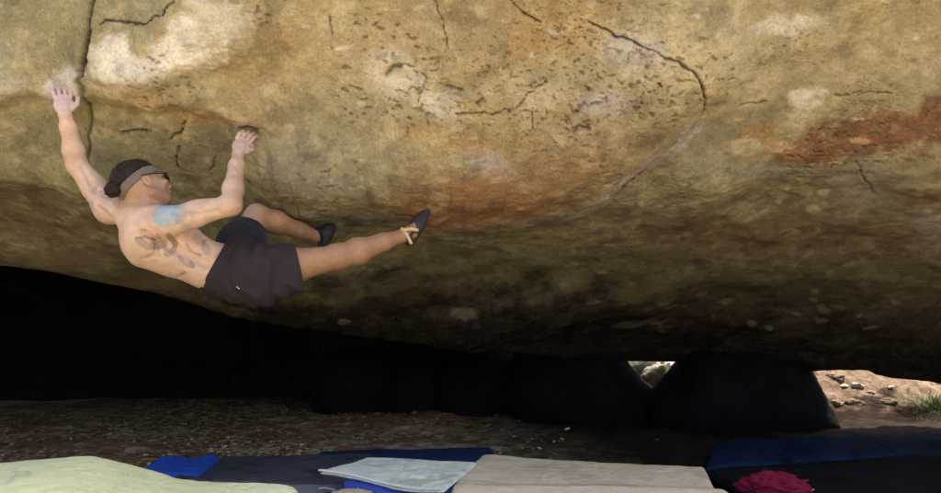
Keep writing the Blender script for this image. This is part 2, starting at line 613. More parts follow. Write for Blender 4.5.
def build_boulder():
    xs = np.concatenate([np.linspace(-9, -3.4, 40)[:-1], np.arange(-3.4, -2.2, .013), np.arange(-2.2, 2.2, .0068),
                         np.arange(2.2, 4.3, .012), np.linspace(4.3, 8.5, 40)])
    ss = np.linspace(0, 1, 440)
    X = xs[None, :].repeat(len(ss), 0)
    S = ss[:, None].repeat(len(xs), 1)
    Y, Z = front(X, S)
    P = np.stack([X, Y, Z], -1).astype(np.float32)
    du = np.gradient(P, axis=1)
    dv = np.gradient(P, axis=0)
    n = np.cross(dv, du)
    n /= np.linalg.norm(n, axis=-1, keepdims=True) + 1e-9
    if n[200, 400, 1] > 0:
        n = -n
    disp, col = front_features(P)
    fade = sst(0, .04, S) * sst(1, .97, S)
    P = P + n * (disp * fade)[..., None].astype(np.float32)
    # the rest of the loop: inner ceiling and back, then outer back, top and lip
    yE, zE = edge_of(xs)
    t = sst(.35, 1.2, xs)                      # 0 closed cave on the left, 1 open at the back on the right
    cols = []
    left = lambda: [(yE + .12, zE + .10), (yE + .5, zE + .42), (yE + 1.4, zE + .85), (yE * 0 + 8.6, zE * 0 + 1.75), (yE * 0 + 9.7, zE * 0 + 1.2),
                    (yE * 0 + 10.3, zE * 0 + .3), (yE * 0 + 10.5, zE * 0 - .5), (yE * 0 + 12.6, zE * 0 - .5), (yE * 0 + 12.8, zE * 0 + 2.5),
                    (yE * 0 + 11, zE * 0 + 4.4), (yE * 0 + 6, zE * 0 + 4.7), (yE * 0 + 3.5, zE * 0 + 3.6), (yE * 0 + 2.75, zE * 0 + 2.85)]
    right = lambda: [(yE + .05, zE + .05), (yE + .12, zE + .14), (yE + .22, zE + .3), (yE + .3, zE + .5), (yE + .36, zE + .7), (yE + .42, zE + .9),
                     (yE + .5, zE + 1.1), (yE + .55, zE + 1.3), (yE + .55, zE + 1.6), (yE + .2, zE + 2.3), (yE * 0 + 5.0, zE * 0 + 3.2),
                     (yE * 0 + 3.5, zE * 0 + 3.6), (yE * 0 + 2.65, zE * 0 + 2.95)]
    ctrl = []
    for (a, b), (c, d) in zip(left(), right()):
        ctrl.append((a * (1 - t) + c * t, b * (1 - t) + d * t))
    ctrl = [(yE, zE)] + ctrl + [(front(xs, 0 * xs))]
    rows, kin = [], []
    for i in range(len(ctrl) - 1):
        (a, b), (c, d) = ctrl[i], ctrl[i + 1]
        for j in range(1, 7):
            if i == len(ctrl) - 2 and j == 6:
                break
            f = j / 6
            rows.append(np.stack([xs, a * (1 - f) + c * f, b * (1 - f) + d * f], -1))
            kin.append(i)
    R = np.array(rows, np.float32)
    kin = np.array(kin)
    wob = np.stack([fbm(R, .9, 4, 40), fbm(R, .9, 4, 41), fbm(R, .9, 4, 42)], -1) * .28
    fd = np.ones(len(R)); fd[:6] = np.linspace(0, .5, 6); fd[-6:] = np.linspace(.7, 0, 6)
    # keep the opening on the right clear
    amp = fd[:, None] * (1 - .7 * t[None, :] * (kin[:, None] < 9))
    R = R + wob * amp[..., None]
    cin = np.array([.014, .013, .014]); cout = np.array([.30, .25, .15])  # inner faces near black: cave shade put into the colour
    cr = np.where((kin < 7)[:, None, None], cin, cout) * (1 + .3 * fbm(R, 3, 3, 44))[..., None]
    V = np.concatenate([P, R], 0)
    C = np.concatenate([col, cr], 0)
    nr, nc = V.shape[:2]
    f1 = grid_faces(nr, nc)
    c = np.arange(nc - 1)
    f2 = np.stack([(nr - 1) * nc + c, (nr - 1) * nc + c + 1, c + 1, c], -1)
    quads = np.concatenate([f1, f2])
    capL = (np.arange(nr) * nc)[None, :]
    capR = (np.arange(nr) * nc + nc - 1)[::-1][None, :]
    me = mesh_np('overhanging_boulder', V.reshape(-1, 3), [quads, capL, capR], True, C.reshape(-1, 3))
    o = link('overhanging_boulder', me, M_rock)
    rebase(o, (0.0, 8.0, 0.0))
    tag(o, 'huge ochre boulder with rust and white stains whose underside overhangs the whole scene', 'boulder')
    return P, n, xs, ss


ROOF, ROOFN, RXS, RSS = build_boulder()
_rpx, _rrow = proj(ROOF[..., 0], ROOF[..., 1], ROOF[..., 2])


def roof_y(px, row):
    """distance of the finished rock surface in the direction of a photo pixel"""
    d = (_rpx - px) ** 2 + (_rrow - row) ** 2
    return float(ROOF.reshape(-1, 3)[np.argmin(d)][1])


# ------------------------------------------------------------------ ground
def ground_h(x, y):
    P = np.stack([x, y, np.zeros_like(x)], -1).astype(np.float32)
    h = .05 * fbm(P, .5, 3, 60) + .034 * fbm(P, 2.6, 4, 61, .6) + .016 * fbm(P, 12, 3, 62)
    bank = sst(1.6, 2.6, x + .0 * y) * (np.clip(y - 7.0 + .5 * fbm(P, .7, 2, 63), 0, 4) * .42 + .10 * sst(7.0, 7.5, y)) + np.clip(y - 11.5, 0, 60) * .10
    bank = np.where(y > 12.8, np.maximum(bank, np.clip(y - 11.5, 0, 60) * .10 + 1.2 * sst(12.8, 16, y)), bank)
    h = h + bank + .10 * sst(1.6, 2.6, x) * sst(7.2, 8, y) * fbm(P, 3.2, 4, 64, .6) + .035 * sst(1.6, 2.6, x) * sst(7.0, 7.6, y) * fbm(P, 11, 3, 65, .65)
    return h


def build_ground():
    xs = np.concatenate([np.linspace(-90, -7, 30)[:-1], np.arange(-7, -4, .1), np.arange(-4, 5, .022), np.arange(5, 8, .1), np.linspace(8, 90, 30)])
    ys = np.concatenate([np.linspace(-90, -3, 30)[:-1], np.arange(-3, 2.4, .12), np.arange(2.4, 8, .022), np.arange(8, 12.5, .04), np.linspace(12.5, 16, 20)[:-1], np.linspace(16, 150, 30)])
    X, Y = np.meshgrid(xs, ys)
    Z = ground_h(X, Y)
    P = np.stack([X, Y, Z], -1).astype(np.float32)
    n = fbm(P, 1.3, 4, 70)
    n2 = fbm(P, 9, 4, 71, .6)
    soil = np.array([.32, .165, .085]); pale = np.array([.50, .36, .23]); sand = np.array([.46, .37, .25]); bankc = np.array([.23, .16, .112])
    k = sst(-.05, .22, n * .7 + n2)[..., None]
    C = soil * (1 - k) + pale * k
    dark_soil = (sst(-.6, 1.2, X + .3 * n) * sst(3.4, 3.8, Y))[..., None]      # darker soil on the right of the cave floor
    C = C * (1 - dark_soil * .94)
    k = sst(2.9, 2.2, Y + .4 * n)[..., None]
    C = C * (1 - k) + sand * k
    k = (sst(1.4, 2.4, X) * sst(6.9, 7.3, Y + .3 * n2))[..., None]
    k = np.maximum(k, sst(12, 13, Y)[..., None])
    bb = bankc * (1 + .35 * n + .5 * n2)[..., None]
    dk = sst(.04, .22, fbm(P * np.array([.6, 1, 1], np.float32), 4.5, 4, 72, .6))[..., None] * sst(9.0, 7.5, Y)[..., None]
    bb = bb * (1 - dk * .78)
    C = C * (1 - k) + bb * k
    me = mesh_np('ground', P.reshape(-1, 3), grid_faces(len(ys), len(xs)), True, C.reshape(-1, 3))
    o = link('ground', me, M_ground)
    o['kind'] = 'structure'
    o['label'] = 'brown cave floor of soil and leaf litter rising to a sandy bank outside'
    o['category'] = 'ground'


build_ground()


def gz(x, y):
    return float(ground_h(np.array([float(x)]), np.array([float(y)]))[0])


# ------------------------------------------------------------------ rocks
def ico(sub):
    import bmesh
    bm = bmesh.new()
    bmesh.ops.create_icosphere(bm, subdivisions=sub, radius=1)
    V = np.array([v.co[:] for v in bm.verts], np.float32)
    Fc = np.array([[v.index for v in f.verts] for f in bm.faces], np.int32)
    bm.free()
    return V, Fc


ICO = {k: ico(k) for k in (2, 3, 4, 5)}


def rock_mesh(name, size, seed, sub=4, rough=.22, col=(.3, .25, .18), var=.25, facets=9):
    V, Fc = ICO[sub]
    r = np.random.default_rng(seed)
    d = V.copy()
    rad = np.ones(len(V), np.float32)
    for i in range(facets):          # plane cuts give broken faces
        nn = r.normal(size=3); nn /= np.linalg.norm(nn)
        h = r.uniform(.62, .95)
        q = d @ nn
        rad = np.minimum(rad, np.where(q > 1e-3, h / np.maximum(q, 1e-3), 9))
    off = r.uniform(-50, 50, 3)
    rad = rad * (1 + rough * fbm(d + off, 1.6, 4, seed) + rough * .25 * fbm(d + off, 9, 3, seed + 3))
    P = d * rad[:, None] * np.asarray(size, np.float32)
    C = np.asarray(col) * (1 + var * fbm(d + off, 3, 4, seed + 5))[:, None]
    return mesh_np(name, P, Fc, True, C)


def outline_rock(name, pts, y, thick, col, seed, mat, label, group=None, noise=.17):
    """a boulder whose widest section at distance y follows a silhouette"""
    W = np.array([at(p[0], p[1], y) for p in pts])
    c = W.mean(0)
    ang = np.arctan2(W[:, 2] - c[2], W[:, 0] - c[0])
    rd = np.hypot(W[:, 2] - c[2], W[:, 0] - c[0])
    o_ = np.argsort(ang)
    ang, rd = ang[o_], rd[o_]
    V, Fc = ICO[5]
    a = np.arctan2(V[:, 2], V[:, 0])
    R = np.interp(a, np.concatenate([ang - 2 * np.pi, ang, ang + 2 * np.pi]), np.tile(rd, 3))
    h = np.sqrt(np.maximum(V[:, 0] ** 2 + V[:, 2] ** 2, 1e-9))
    hh = np.power(h, .75)
    P = np.stack([V[:, 0] / h * R * hh, V[:, 1] * thick, V[:, 2] / h * R * hh], -1)
    rid = 1 - np.abs(fbm(P + seed, 2.2, 4, seed + 9)) * 3.2
    nz = noise * (fbm(P + seed, 2.5, 4, seed) + .55 * rid + .25 * fbm(P + seed, 14, 3, seed + 4)) * (1 - .45 * h ** 8)
    P = P * (1 + nz)[:, None] * 1.0
    P[:, 1] += nz * thick
    C = np.asarray(col) * (1 + .35 * fbm(P + seed, 5, 4, seed + 1))[:, None]
    me = mesh_np(name, P, Fc, True, C)
    o = link(name, me, mat, loc=tuple(c))
    tag(o, label, 'boulder', group)
    return o


DK = (.010, .0095, .011)  # near black so the boulders carry the deep cave shade in their colour
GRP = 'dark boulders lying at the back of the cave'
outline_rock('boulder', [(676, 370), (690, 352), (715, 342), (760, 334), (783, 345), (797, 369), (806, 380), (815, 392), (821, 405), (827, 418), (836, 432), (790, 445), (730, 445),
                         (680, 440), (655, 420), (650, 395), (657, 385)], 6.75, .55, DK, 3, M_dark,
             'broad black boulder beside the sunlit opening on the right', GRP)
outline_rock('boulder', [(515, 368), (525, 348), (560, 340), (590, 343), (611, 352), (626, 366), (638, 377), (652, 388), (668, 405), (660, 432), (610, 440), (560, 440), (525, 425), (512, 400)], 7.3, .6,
             DK, 5, M_dark, 'rounded boulder, blackened to show cave shade, left of the small triangular gap of daylight', GRP)
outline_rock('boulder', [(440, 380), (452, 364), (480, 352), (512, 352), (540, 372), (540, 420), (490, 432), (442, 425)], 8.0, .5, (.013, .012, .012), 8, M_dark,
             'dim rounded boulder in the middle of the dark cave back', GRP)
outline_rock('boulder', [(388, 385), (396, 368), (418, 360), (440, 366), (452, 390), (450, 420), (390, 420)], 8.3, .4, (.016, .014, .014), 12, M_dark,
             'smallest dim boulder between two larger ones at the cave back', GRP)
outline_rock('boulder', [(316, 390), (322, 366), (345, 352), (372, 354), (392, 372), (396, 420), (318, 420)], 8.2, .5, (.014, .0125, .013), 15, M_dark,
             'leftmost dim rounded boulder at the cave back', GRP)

# pale rocks seen through the small gap
PG = 'pale rocks in daylight beyond the small gap'
for i, (px, row, y, sz, c, lb) in enumerate([
        (634, 371, 10.2, (.24, .16, .17), (.20, .21, .165), 'grey green rock at the left in the small gap'),
        (661, 367, 10.6, (.11, .1, .11), (.46, .45, .40), 'white sunlit rock standing highest in the small gap'),
        (652, 378, 9.7, (.20, .16, .14), (.23, .235, .18), 'grey rock lowest in the small gap'),
        (644, 363, 10.4, (.32, .2, .2), (.15, .16, .12), 'dark grey rock behind the others in the small gap'),
        (673, 371, 10.4, (.11, .09, .09), (.66, .64, .58), 'small bright white rock at the right tip of the small gap')]):
    y = 7.6
    while y < 13:
        p = at(px, row, y)
        if p[2] <= gz(p[0], p[1]) + sz[2] * .3:
            break
        y += .03
    o = link('rock', rock_mesh('rock', sz, 100 + i, 4, .3, c, .4, 14), M_pale, loc=tuple(p))
    o.rotation_euler = (.2 * i, .3 * i, 1.1 * i)
    tag(o, lb, 'rock', PG)

# rocks on the sunny bank
BG = 'stones on the sunlit sandy bank'
bank = [(845, 388, .07, (.62, .52, .42), 'smaller white stone left of a pair on the sunlit bank'), (858, 389, .11, (.60, .50, .42), 'larger white stone in the middle of the sunlit bank'),
        (872, 395, .05, (.30, .22, .16), 'brown clod between the white stones and the grass on the sunlit bank'),
        (892, 391, .05, (.6, .5, .4), 'small white stone alone on the right of the sunlit bank'), (836, 379, .13, (.22, .15, .11), 'brown block high at the left of the sunlit bank'),
        (856, 406, .12, (.20, .14, .10), 'dark clod low in the middle of the sunlit bank'), (838, 404, .10, (.22, .16, .12), 'dark clod low at the left foot of the sunlit bank'),
        (890, 404, .11, (.18, .13, .09), 'dark clod near the grass on the sunlit bank')]
for i, (px, row, s, c, lb) in enumerate(bank):
    # march along the view until the bank is met
    y = 6.9
    while y < 14:
        p = at(px, row, y)
        if p[2] <= gz(p[0], p[1]):
            break
        y += .04
    p = at(px, row, y)
    o = link('stone', rock_mesh('stone', (s * .8, s * .6, s * .42), 200 + i, 4, .35, c, .35, 16), M_pale, loc=(p[0], p[1] + s * .3, gz(p[0], p[1]) + s * .05))
    o.rotation_euler = (0, 0, i * 1.3)
    tag(o, lb, 'stone', BG)

# stones on the cave floor (each one its own object)
SG = 'small stones scattered over the cave floor'
smeshes = [rock_mesh('small_stone', (1, .8, .6), 300 + i, 2, .25, c, .3) for i, c in enumerate([(.32, .26, .18), (.40, .33, .24), (.22, .17, .12), (.46, .40, .30), (.17, .13, .10)])]
for me_ in smeshes:
    me_.materials.append(M_pale)
for i in range(110):
    y = 3.9 + 5.0 * rng.random() ** 1.3
    px = rng.uniform(-20, 500) if i < 85 else rng.uniform(450, 900)
    x = (px - CX) / F * y
    s = rng.uniform(.010, .032) * (1.4 if rng.random() < .12 else 1)
    o = bpy.data.objects.new('small_stone', smeshes[i % 5])
    COL.objects.link(o)
    o.location = (x, y, gz(x, y) + s * .3)
    o.scale = (s, s, s)
    o.rotation_euler = (rng.uniform(-.3, .3), rng.uniform(-.3, .3), rng.uniform(0, 6))
    tag(o, 'small brown stone lying among leaf litter on the cave floor', 'stone', SG)

# leaf litter: one mass nobody could count
def build_litter():
    n = 22000
    y = 3.3 + 6.2 * rng.random(n) ** 1.2
    px = rng.uniform(-60, 560, n)
    x = (px - CX) / F * y
    dens = fbm(np.stack([x, y * .8, 0 * x], -1), 1.7, 3, 80)
    keep = (dens + rng.uniform(-.25, .35, n) > .02) & (rng.random(n) < sst(.7, -.6, x) + .06)
    x, y = x[keep], y[keep]
    n = len(x)
    z = ground_h(x, y) + .004
    L = rng.uniform(.007, .026, n); Wd = L * rng.uniform(.35, .7, n)
    a = rng.uniform(0, 6.28, n); tl = rng.uniform(-.5, .5, n); tl2 = rng.uniform(-.4, .4, n)
    ca, sa = np.cos(a), np.sin(a)
    base = np.array([(-1, 0, 0), (-.3, 1, .25), (.5, .8, .2), (1, 0, -.1), (.5, -.8, .3), (-.3, -1, .1)])
    V = np.empty((n, 6, 3), np.float32)
    for k, (u, v, h) in enumerate(base):
        V[:, k, 0] = x + ca * u * L - sa * v * Wd
        V[:, k, 1] = y + sa * u * L + ca * v * Wd
        V[:, k, 2] = z + h * L * .6 + u * L * tl * .6 + v * Wd * tl2 * .6 + L * .35
    idx = np.arange(n)[:, None] * 6
    Fc = np.concatenate([idx + np.array([0, 1, 2, 3]), idx + np.array([0, 3, 4, 5])])
    cc = np.array([(.52, .36, .22), (.68, .52, .34), (.32, .17, .085), (.16, .085, .045), (.44, .29, .17)])[rng.integers(0, 5, n)]
    cc = cc * rng.uniform(.7, 1.15, (n, 1))
    me = mesh_np('leaf_litter', V.reshape(-1, 3), Fc, False, np.repeat(cc, 6, 0))
    o = link('leaf_litter', me, M_litter)
    tag(o, 'dry brown leaves and chips littering the cave floor', 'leaf litter', kind='stuff')


build_litter()

# grass tuft at the right
def build_grass():
    p = at(938, 424, 7.0)
    g0 = np.array([p[0], p[1], gz(p[0], p[1])])
    V, Fc, C = [], [], []
    for i in range(620):
        r = abs(rng.normal(0, .16)); th = rng.uniform(0, 6.28)
        b = np.array([r * math.cos(th) * 1.5, r * math.sin(th) * .7, 0])
        b[2] = gz(g0[0] + b[0], g0[1] + b[1]) - g0[2] - .01
        h = rng.uniform(.06, .19) * (1.1 - min(r, .5))
        lean = np.array([b[0] * .8 + rng.normal(0, .08), rng.normal(0, .08), 0])
        side = np.array([math.cos(th + 1.5), math.sin(th + 1.5), 0]) * rng.uniform(.0022, .004)
        k0 = len(V)
        for j in range(4):
            f = j / 3
            q = b + np.array([0, 0, h * f * (1 - .2 * f)]) + lean * f * f
            V += [q - side * (1 - .9 * f), q + side * (1 - .9 * f)]
            c = np.array([.07, .13, .03]) if i % 4 else np.array([.16, .17, .06])
            C += [c * (1 + .3 * ((i * 7) % 10 - 5) / 5)] * 2
        for j in range(3):
            Fc.append((k0 + 2 * j, k0 + 2 * j + 1, k0 + 2 * j + 3, k0 + 2 * j + 2))
    o = link('grass_tuft', mesh_np('grass_tuft', V, np.array(Fc), False, np.array(C)), M_grass, loc=tuple(g0))
    tag(o, 'green grass tuft on the sunlit bank at the right', 'grass tuft')


build_grass()

# ------------------------------------------------------------------ crash pads
def slab(name, corners, thick, colf, nu=60, nv=40, hf=None, edge_round=.02, parent=None, mat=None, side_col=None):
    """padded panel: corners (far left, far right, near right, near left) of its top, hf(u,v) lifts it; returns the object"""
    c = np.asarray(corners, float)
    u = np.linspace(0, 1, nu); v = np.linspace(0, 1, nv)
    U, Vv = np.meshgrid(u, v)
    T = (c[0] * ((1 - U) * (1 - Vv))[..., None] + c[1] * (U * (1 - Vv))[..., None] + c[2] * (U * Vv)[..., None] + c[3] * ((1 - U) * Vv)[..., None])
    cen = T.mean((0, 1))
    lx = np.linalg.norm(c[1] - c[0]); ly = np.linalg.norm(c[3] - c[0])
    du = np.minimum(U, 1 - U) * lx; dv = np.minimum(Vv, 1 - Vv) * ly
    e = np.minimum(du, dv)
    rd = edge_round * (1 - np.sqrt(np.clip(1 - (1 - np.clip(e / edge_round, 0, 1)) ** 2, 0, 1)))
    T[..., 2] -= rd
    h = np.zeros_like(U) if hf is None else hf(U, Vv)
    T[..., 2] += h + .008 * fbm(T, 3.5, 3, 90) + .003 * fbm(T, 14, 3, 91) - .006 * sst(.06, .0, np.abs(fbm(T, 4.2, 3, 93))) * sst(0, .06, e)
    B = T.copy()
    B[..., 2] = T[..., 2] + rd * 2 - thick
    B[..., 2] = np.minimum(B[..., 2], T[..., 2] - .004)
    nt_ = nu * nv
    f = grid_faces(nv, nu)
    fb = f[:, ::-1] + nt_
    rim = np.concatenate([np.arange(nu), np.arange(1, nv) * nu + nu - 1, (nv - 1) * nu + np.arange(nu - 2, -1, -1), np.arange(nv - 2, 0, -1) * nu])
    # an extra rim row keeps the side wall its own colour
    mid = (T.reshape(-1, 3)[rim] * .85 + B.reshape(-1, 3)[rim] * .15)
    outw = mid - cen; outw[:, 2] = 0
    outw /= np.linalg.norm(outw, axis=1, keepdims=True) + 1e-9
    m1 = mid + outw * .006
    m2 = (T.reshape(-1, 3)[rim] * .15 + B.reshape(-1, 3)[rim] * .85) + outw * .006
    nrim = len(rim)
    a = 2 * nt_ + np.arange(nrim); b = a + nrim
    nx = lambda q: np.roll(q, -1)
    fs = np.concatenate([np.stack([rim, a, nx(a), nx(rim)], -1), np.stack([a, b, nx(b), nx(a)], -1),
                         np.stack([b, rim + nt_, nx(rim) + nt_, nx(b)], -1)])
    Vx = np.concatenate([T.reshape(-1, 3), B.reshape(-1, 3), m1, m2])
    C = colf(U, Vv, T).reshape(-1, 3)
    sc_ = np.asarray(side_col) if side_col is not None else C.mean(0)
    CC = np.concatenate([C, np.tile(sc_, (nt_ + 2 * nrim, 1))])
    base = np.array([cen[0], cen[1], cen[2] - thick])
    o = link(name, mesh_np(name, Vx - base, [f, fb, fs], True, CC), mat or M_pad, loc=tuple(base))
    if parent is not None:
        child(o, parent)
    return o


def flat(c, seams=(), dirt=.1):
    c = np.asarray(c)

    def fn(U, V, T):
        C = c * (1 + dirt * fbm(T, 2.5, 4, 95) + dirt * .6 * fbm(T, 12, 3, 96))[..., None]
        sm = sst(.18, .4, fbm(T, 7, 4, 97, .6))[..., None] * min(.5, dirt * 2.6)
        C = C * (1 - sm)
        ch = sst(.22, .45, fbm(T * np.array([1, .6, 1]), 16, 3, 94, .6) + .3 * fbm(T, 2, 2, 100))[..., None] * .22 * min(1.0, float(c.mean()) * 1.9) ** 3
        C = C * (1 - ch) + .6 * ch
        for (ax, p, wd) in seams:
            q = U if ax == 'u' else V
            C = C * (1 - .45 * np.exp(-((q - p) / wd) ** 2))[..., None]
        return C
    return fn


def strip(name, pts, width, thick, mat, parent=None):
    """flat webbing along points"""
    pts = [np.asarray(p, float) for p in pts]
    V, Fc = [], []
    for i, p in enumerate(pts):
        d = pts[min(i + 1, len(pts) - 1)] - pts[max(i - 1, 0)]
        s = np.cross(d, (0, 0, 1)); s /= np.linalg.norm(s) + 1e-9
        up = np.cross(s, d); up /= np.linalg.norm(up) + 1e-9
        for a, b in ((-1, 0), (1, 0), (1, 1), (-1, 1)):
            V.append(p + s * width / 2 * a + up * thick * b)
    for i in range(len(pts) - 1):
        for k in range(4):
            Fc.append((4 * i + k, 4 * i + (k + 1) % 4, 4 * i + 4 + (k + 1) % 4, 4 * i + 4 + k))
    n = 4 * (len(pts) - 1)
    Fc += [(0, 3, 2, 1), (n, n + 1, n + 2, n + 3)]
    V = np.array(V)
    b = V.mean(0)
    o = link(name, mesh_np(name, V - b, np.array(Fc), False), mat, loc=tuple(b))
    if parent is not None:
        child(o, parent)
    return o


def on(px, row, z):
    """point on the level z under a photo pixel"""
    v = (CY - row) / F
    k = (SA + v * CA) / (CA - v * SA)
    return at(px, row, (z - CAMZ) / k)


def pgroup(name, p):
    return empty(name, (p[0], p[1], 0.0))


# pale yellow pad, draped over a bump at the left
def yel(U, V, T):
    c = np.array([.88, .87, .48])
    C = c * (1 + .05 * fbm(T, 3, 3, 98) + .04 * fbm(T, 14, 3, 101) - .10 * sst(.2, .45, fbm(T, 6, 4, 102, .6)))[..., None]
    px, row = proj(T[..., 0], T[..., 1], T[..., 2])
    # faint worn print: a bar with a stem
    def box(x0, x1, y0, y1):
        return sst(x0 - 1.2, x0 + 1.2, px) * sst(x1 + 1.2, x1 - 1.2, px) * sst(y0 - .8, y0 + .8, row) * sst(y1 + .8, y1 - .8, row)
    sh = (row - 478) * -1.0
    m = np.maximum.reduce([box(11, 30, 470.5, 472.5), box(26, 31, 471, 475.5) * .8, box(10, 24, 475, 476.8) * .8,
                           np.exp(-((px - (12 + (479 - row) * .9)) / 2.2) ** 2) * sst(472, 474, row) * sst(486, 483, row)])
    m2 = box(112, 122, 484, 488) * .35
    m = np.clip(np.maximum(m * .75, m2) * (1 + .8 * fbm(T, 40, 2, 99)), 0, 1)[..., None]
    return C * (1 - .5 * m) + np.array([.42, .45, .42]) * .5 * m


ytop = [(-40, 466), (0, 462), (40, 459), (75, 456), (95, 455.5), (112, 458), (132, 463), (150, 468), (175, 476), (200, 480), (230, 481), (260, 482), (285, 485), (297, 488)]
def yellow_pad():
    root = None
    # far edge follows a bent line; build as a sheet of its own heights
    nu, nv = 150, 50
    far = []
    for px in np.linspace(-40, 298, nu):
        row = np.interp(px, [p[0] for p in ytop], [p[1] for p in ytop])
        far.append((px, row))
    far = np.array(far)
    yf = 3.25 - .15 * np.linspace(0, 1, nu)
    T = np.zeros((nv, nu, 3))
    for i in range(nu):
        a = at(far[i, 0], far[i, 1], yf[i])
        b = np.array([a[0] * .78 - .02, 2.15, max(.10, a[2] - .02)])
        if far[i, 0] > 200:      # the tapering tongue on the right
            k = (far[i, 0] - 200) / 98
            nearrow = 493 + 30 * (1 - k) - 5.0 * k
            b2 = at(far[i, 0], nearrow, max(2.2, yf[i] - .5 * (1 - k) ** 1.5 - .03))
            b2[2] = min(b2[2], a[2])
            b = b * (1 - min(1, k * 3)) + b2 * min(1, k * 3)
        f = np.linspace(0, 1, nv)[:, None]
        T[:, i] = a * (1 - f) + b * f
    T[..., 2] += .007 * fbm(T, 4, 3, 92) + .003 * fbm(T, 15, 3, 103)
    U, V = np.meshgrid(np.linspace(0, 1, nu), np.linspace(0, 1, nv))
    C = yel(U, V, T).reshape(-1, 3)
    B = T.copy(); B[..., 2] = np.maximum(T[..., 2] - .07, T[..., 2] * .12)
    e = np.minimum(np.minimum(U, 1 - U) * 1.5, np.minimum(V, 1 - V) * 1.1)
    T[..., 2] -= .012 * (1 - sst(0, .02, e))
    f = grid_faces(nv, nu)
    rim = np.concatenate([np.arange(nu), np.arange(1, nv) * nu + nu - 1, (nv - 1) * nu + np.arange(nu - 2, -1, -1), np.arange(nv - 2, 0, -1) * nu])
    nt_ = nu * nv
    fs = np.stack([rim, rim + nt_, np.roll(rim, -1) + nt_, np.roll(rim, -1)], -1)
    Vx = np.concatenate([T.reshape(-1, 3), B.reshape(-1, 3)])
    base = np.array([-1.5, 2.7, 0.0])
    o = link('crash_pad', mesh_np('crash_pad', Vx - base, [f, f[:, ::-1] + nt_, fs], True, np.concatenate([C, C * .9])), M_pad, loc=tuple(base))
    tag(o, 'pale yellow crash pad with a raised hump and a faint worn print', 'crash pad', 'crash pads spread under the overhang')


yellow_pad()
PADG = 'crash pads spread under the overhang'

# tan two-panel pad in the middle
zt = .13
a, b = on(481, 455, zt + .01), on(706, 466, zt)
c_, d = on(716, 487, zt), on(452, 483, zt)
root = pgroup('crash_pad', (a + c_) / 2)
tag(root, 'large tan two panel crash pad in the middle of the row', 'crash pad', PADG)
slab('panel', [a, b, c_, d], .11, flat((.60, .50, .33), (('v', .97, .012),), .07), 90, 40, lambda U, V: .012 * np.exp(-((U - .05) / .1) ** 2), .03, root, side_col=(.30, .25, .18))
e, f_ = on(740, 494, zt), on(436, 497, zt)
g, h_ = np.array([e[0] * .86 + .05, 2.1, zt]), np.array([f_[0] * .7, 2.1, zt])
c2, d2 = c_ + np.array([0, -.012, .004]), d + np.array([0, -.012, .004])
slab('panel', [d2, c2 + np.array([.03, -.02, 0]), g, h_], .11, flat((.70, .57, .39), (('v', .03, .012),), .07), 90, 50, lambda U, V: .010 * np.sin(V * 3.1), .03, root, side_col=(.42, .28, .18))

# mint sheet pad with white folded edge and blue underside
zm = .16
a, b, c_, d = on(366, 457, zm), on(476, 461, zm + .0), on(443, 489, zm - .02), on(322, 474, zm - .005)
root = pgroup('crash_pad', (a + c_) / 2)
tag(root, 'thin mint green pad lying tilted with its blue underside showing', 'crash pad', PADG)
slab('panel', [a, b, c_, d], .018, flat((.58, .65, .52), (), .10), 80, 50, lambda U, V: .012 * np.sin(U * 5 + 1) * V, .006, root, side_col=(.72, .76, .70))
slab('underside', [a * .999 + np.array([.02, -.01, -.022]), b + np.array([0, -.01, -.022]), c_ + np.array([-.01, -.035, -.026]), d + np.array([.10, -.03, -.024])], .06,
     flat((.05, .10, .42), (), .08), 50, 30, lambda U, V: .012 * np.sin(U * 5 + 1) * V, .01, root)
ed = [d + (c_ - d) * t + np.array([0, -.003, .004 + .012 * math.sin(t * 5 + 1)]) for t in np.linspace(0, 1, 14)]
strip('edge_binding', [p + np.array([-.02 + .01, 0, 0]) for p in ed], .014, .006, M_metal, root)

# slate grey pad
zs = .07
a, b, c_, d = on(222, 456, zs), on(372, 453, zs), on(372, 486, zs), on(168, 478, zs)
root = pgroup('crash_pad', (a + c_) / 2)
tag(root, 'flat slate grey crash pad between the yellow pad and the mint pad', 'crash pad', PADG)
slab('panel', [a, b, c_, d], .06, flat((.070, .070, .085), (), .2), 70, 40, None, .015, root)
near = [d + np.array([0, -.01, .004]), c_ + np.array([0, -.01, .004]), np.array([c_[0] * .8, 2.3, zs]), np.array([d[0] * .8, 2.3, zs])]
slab('panel', near, .06, flat((.20, .20, .22), (), .1), 70, 40, None, .015, root)
strip('strap', [on(319, 488.5, zs + .012), on(326, 488, zs + .014), on(336, 490, zs + .012)], .012, .003, M_metal, root)

# royal blue pad poking out
zb = .10
o = slab('crash_pad', [on(160, 456.5, zb), on(218, 455, zb), on(200, 474, zb - .02), on(138, 471, zb - .03)], .09, flat((.025, .085, .42), (), .12), 50, 30,
         lambda U, V: -.012 * np.exp(-((U - .62) / .12) ** 2) * (1 - V) + .004 * np.sin(U * 9) * (1 - V), .012)
tag(o, 'small royal blue crash pad poking out behind the yellow pad', 'crash pad', PADG)
o = slab('crash_pad', [on(318, 450.5, .05), on(492, 446, .05), on(500, 466, .05), on(322, 466, .05)], .05, flat((.016, .036, .09), (), .15), 60, 30, None, .02)
tag(o, 'navy pad lying flat behind the mint green pad', 'crash pad', PADG)

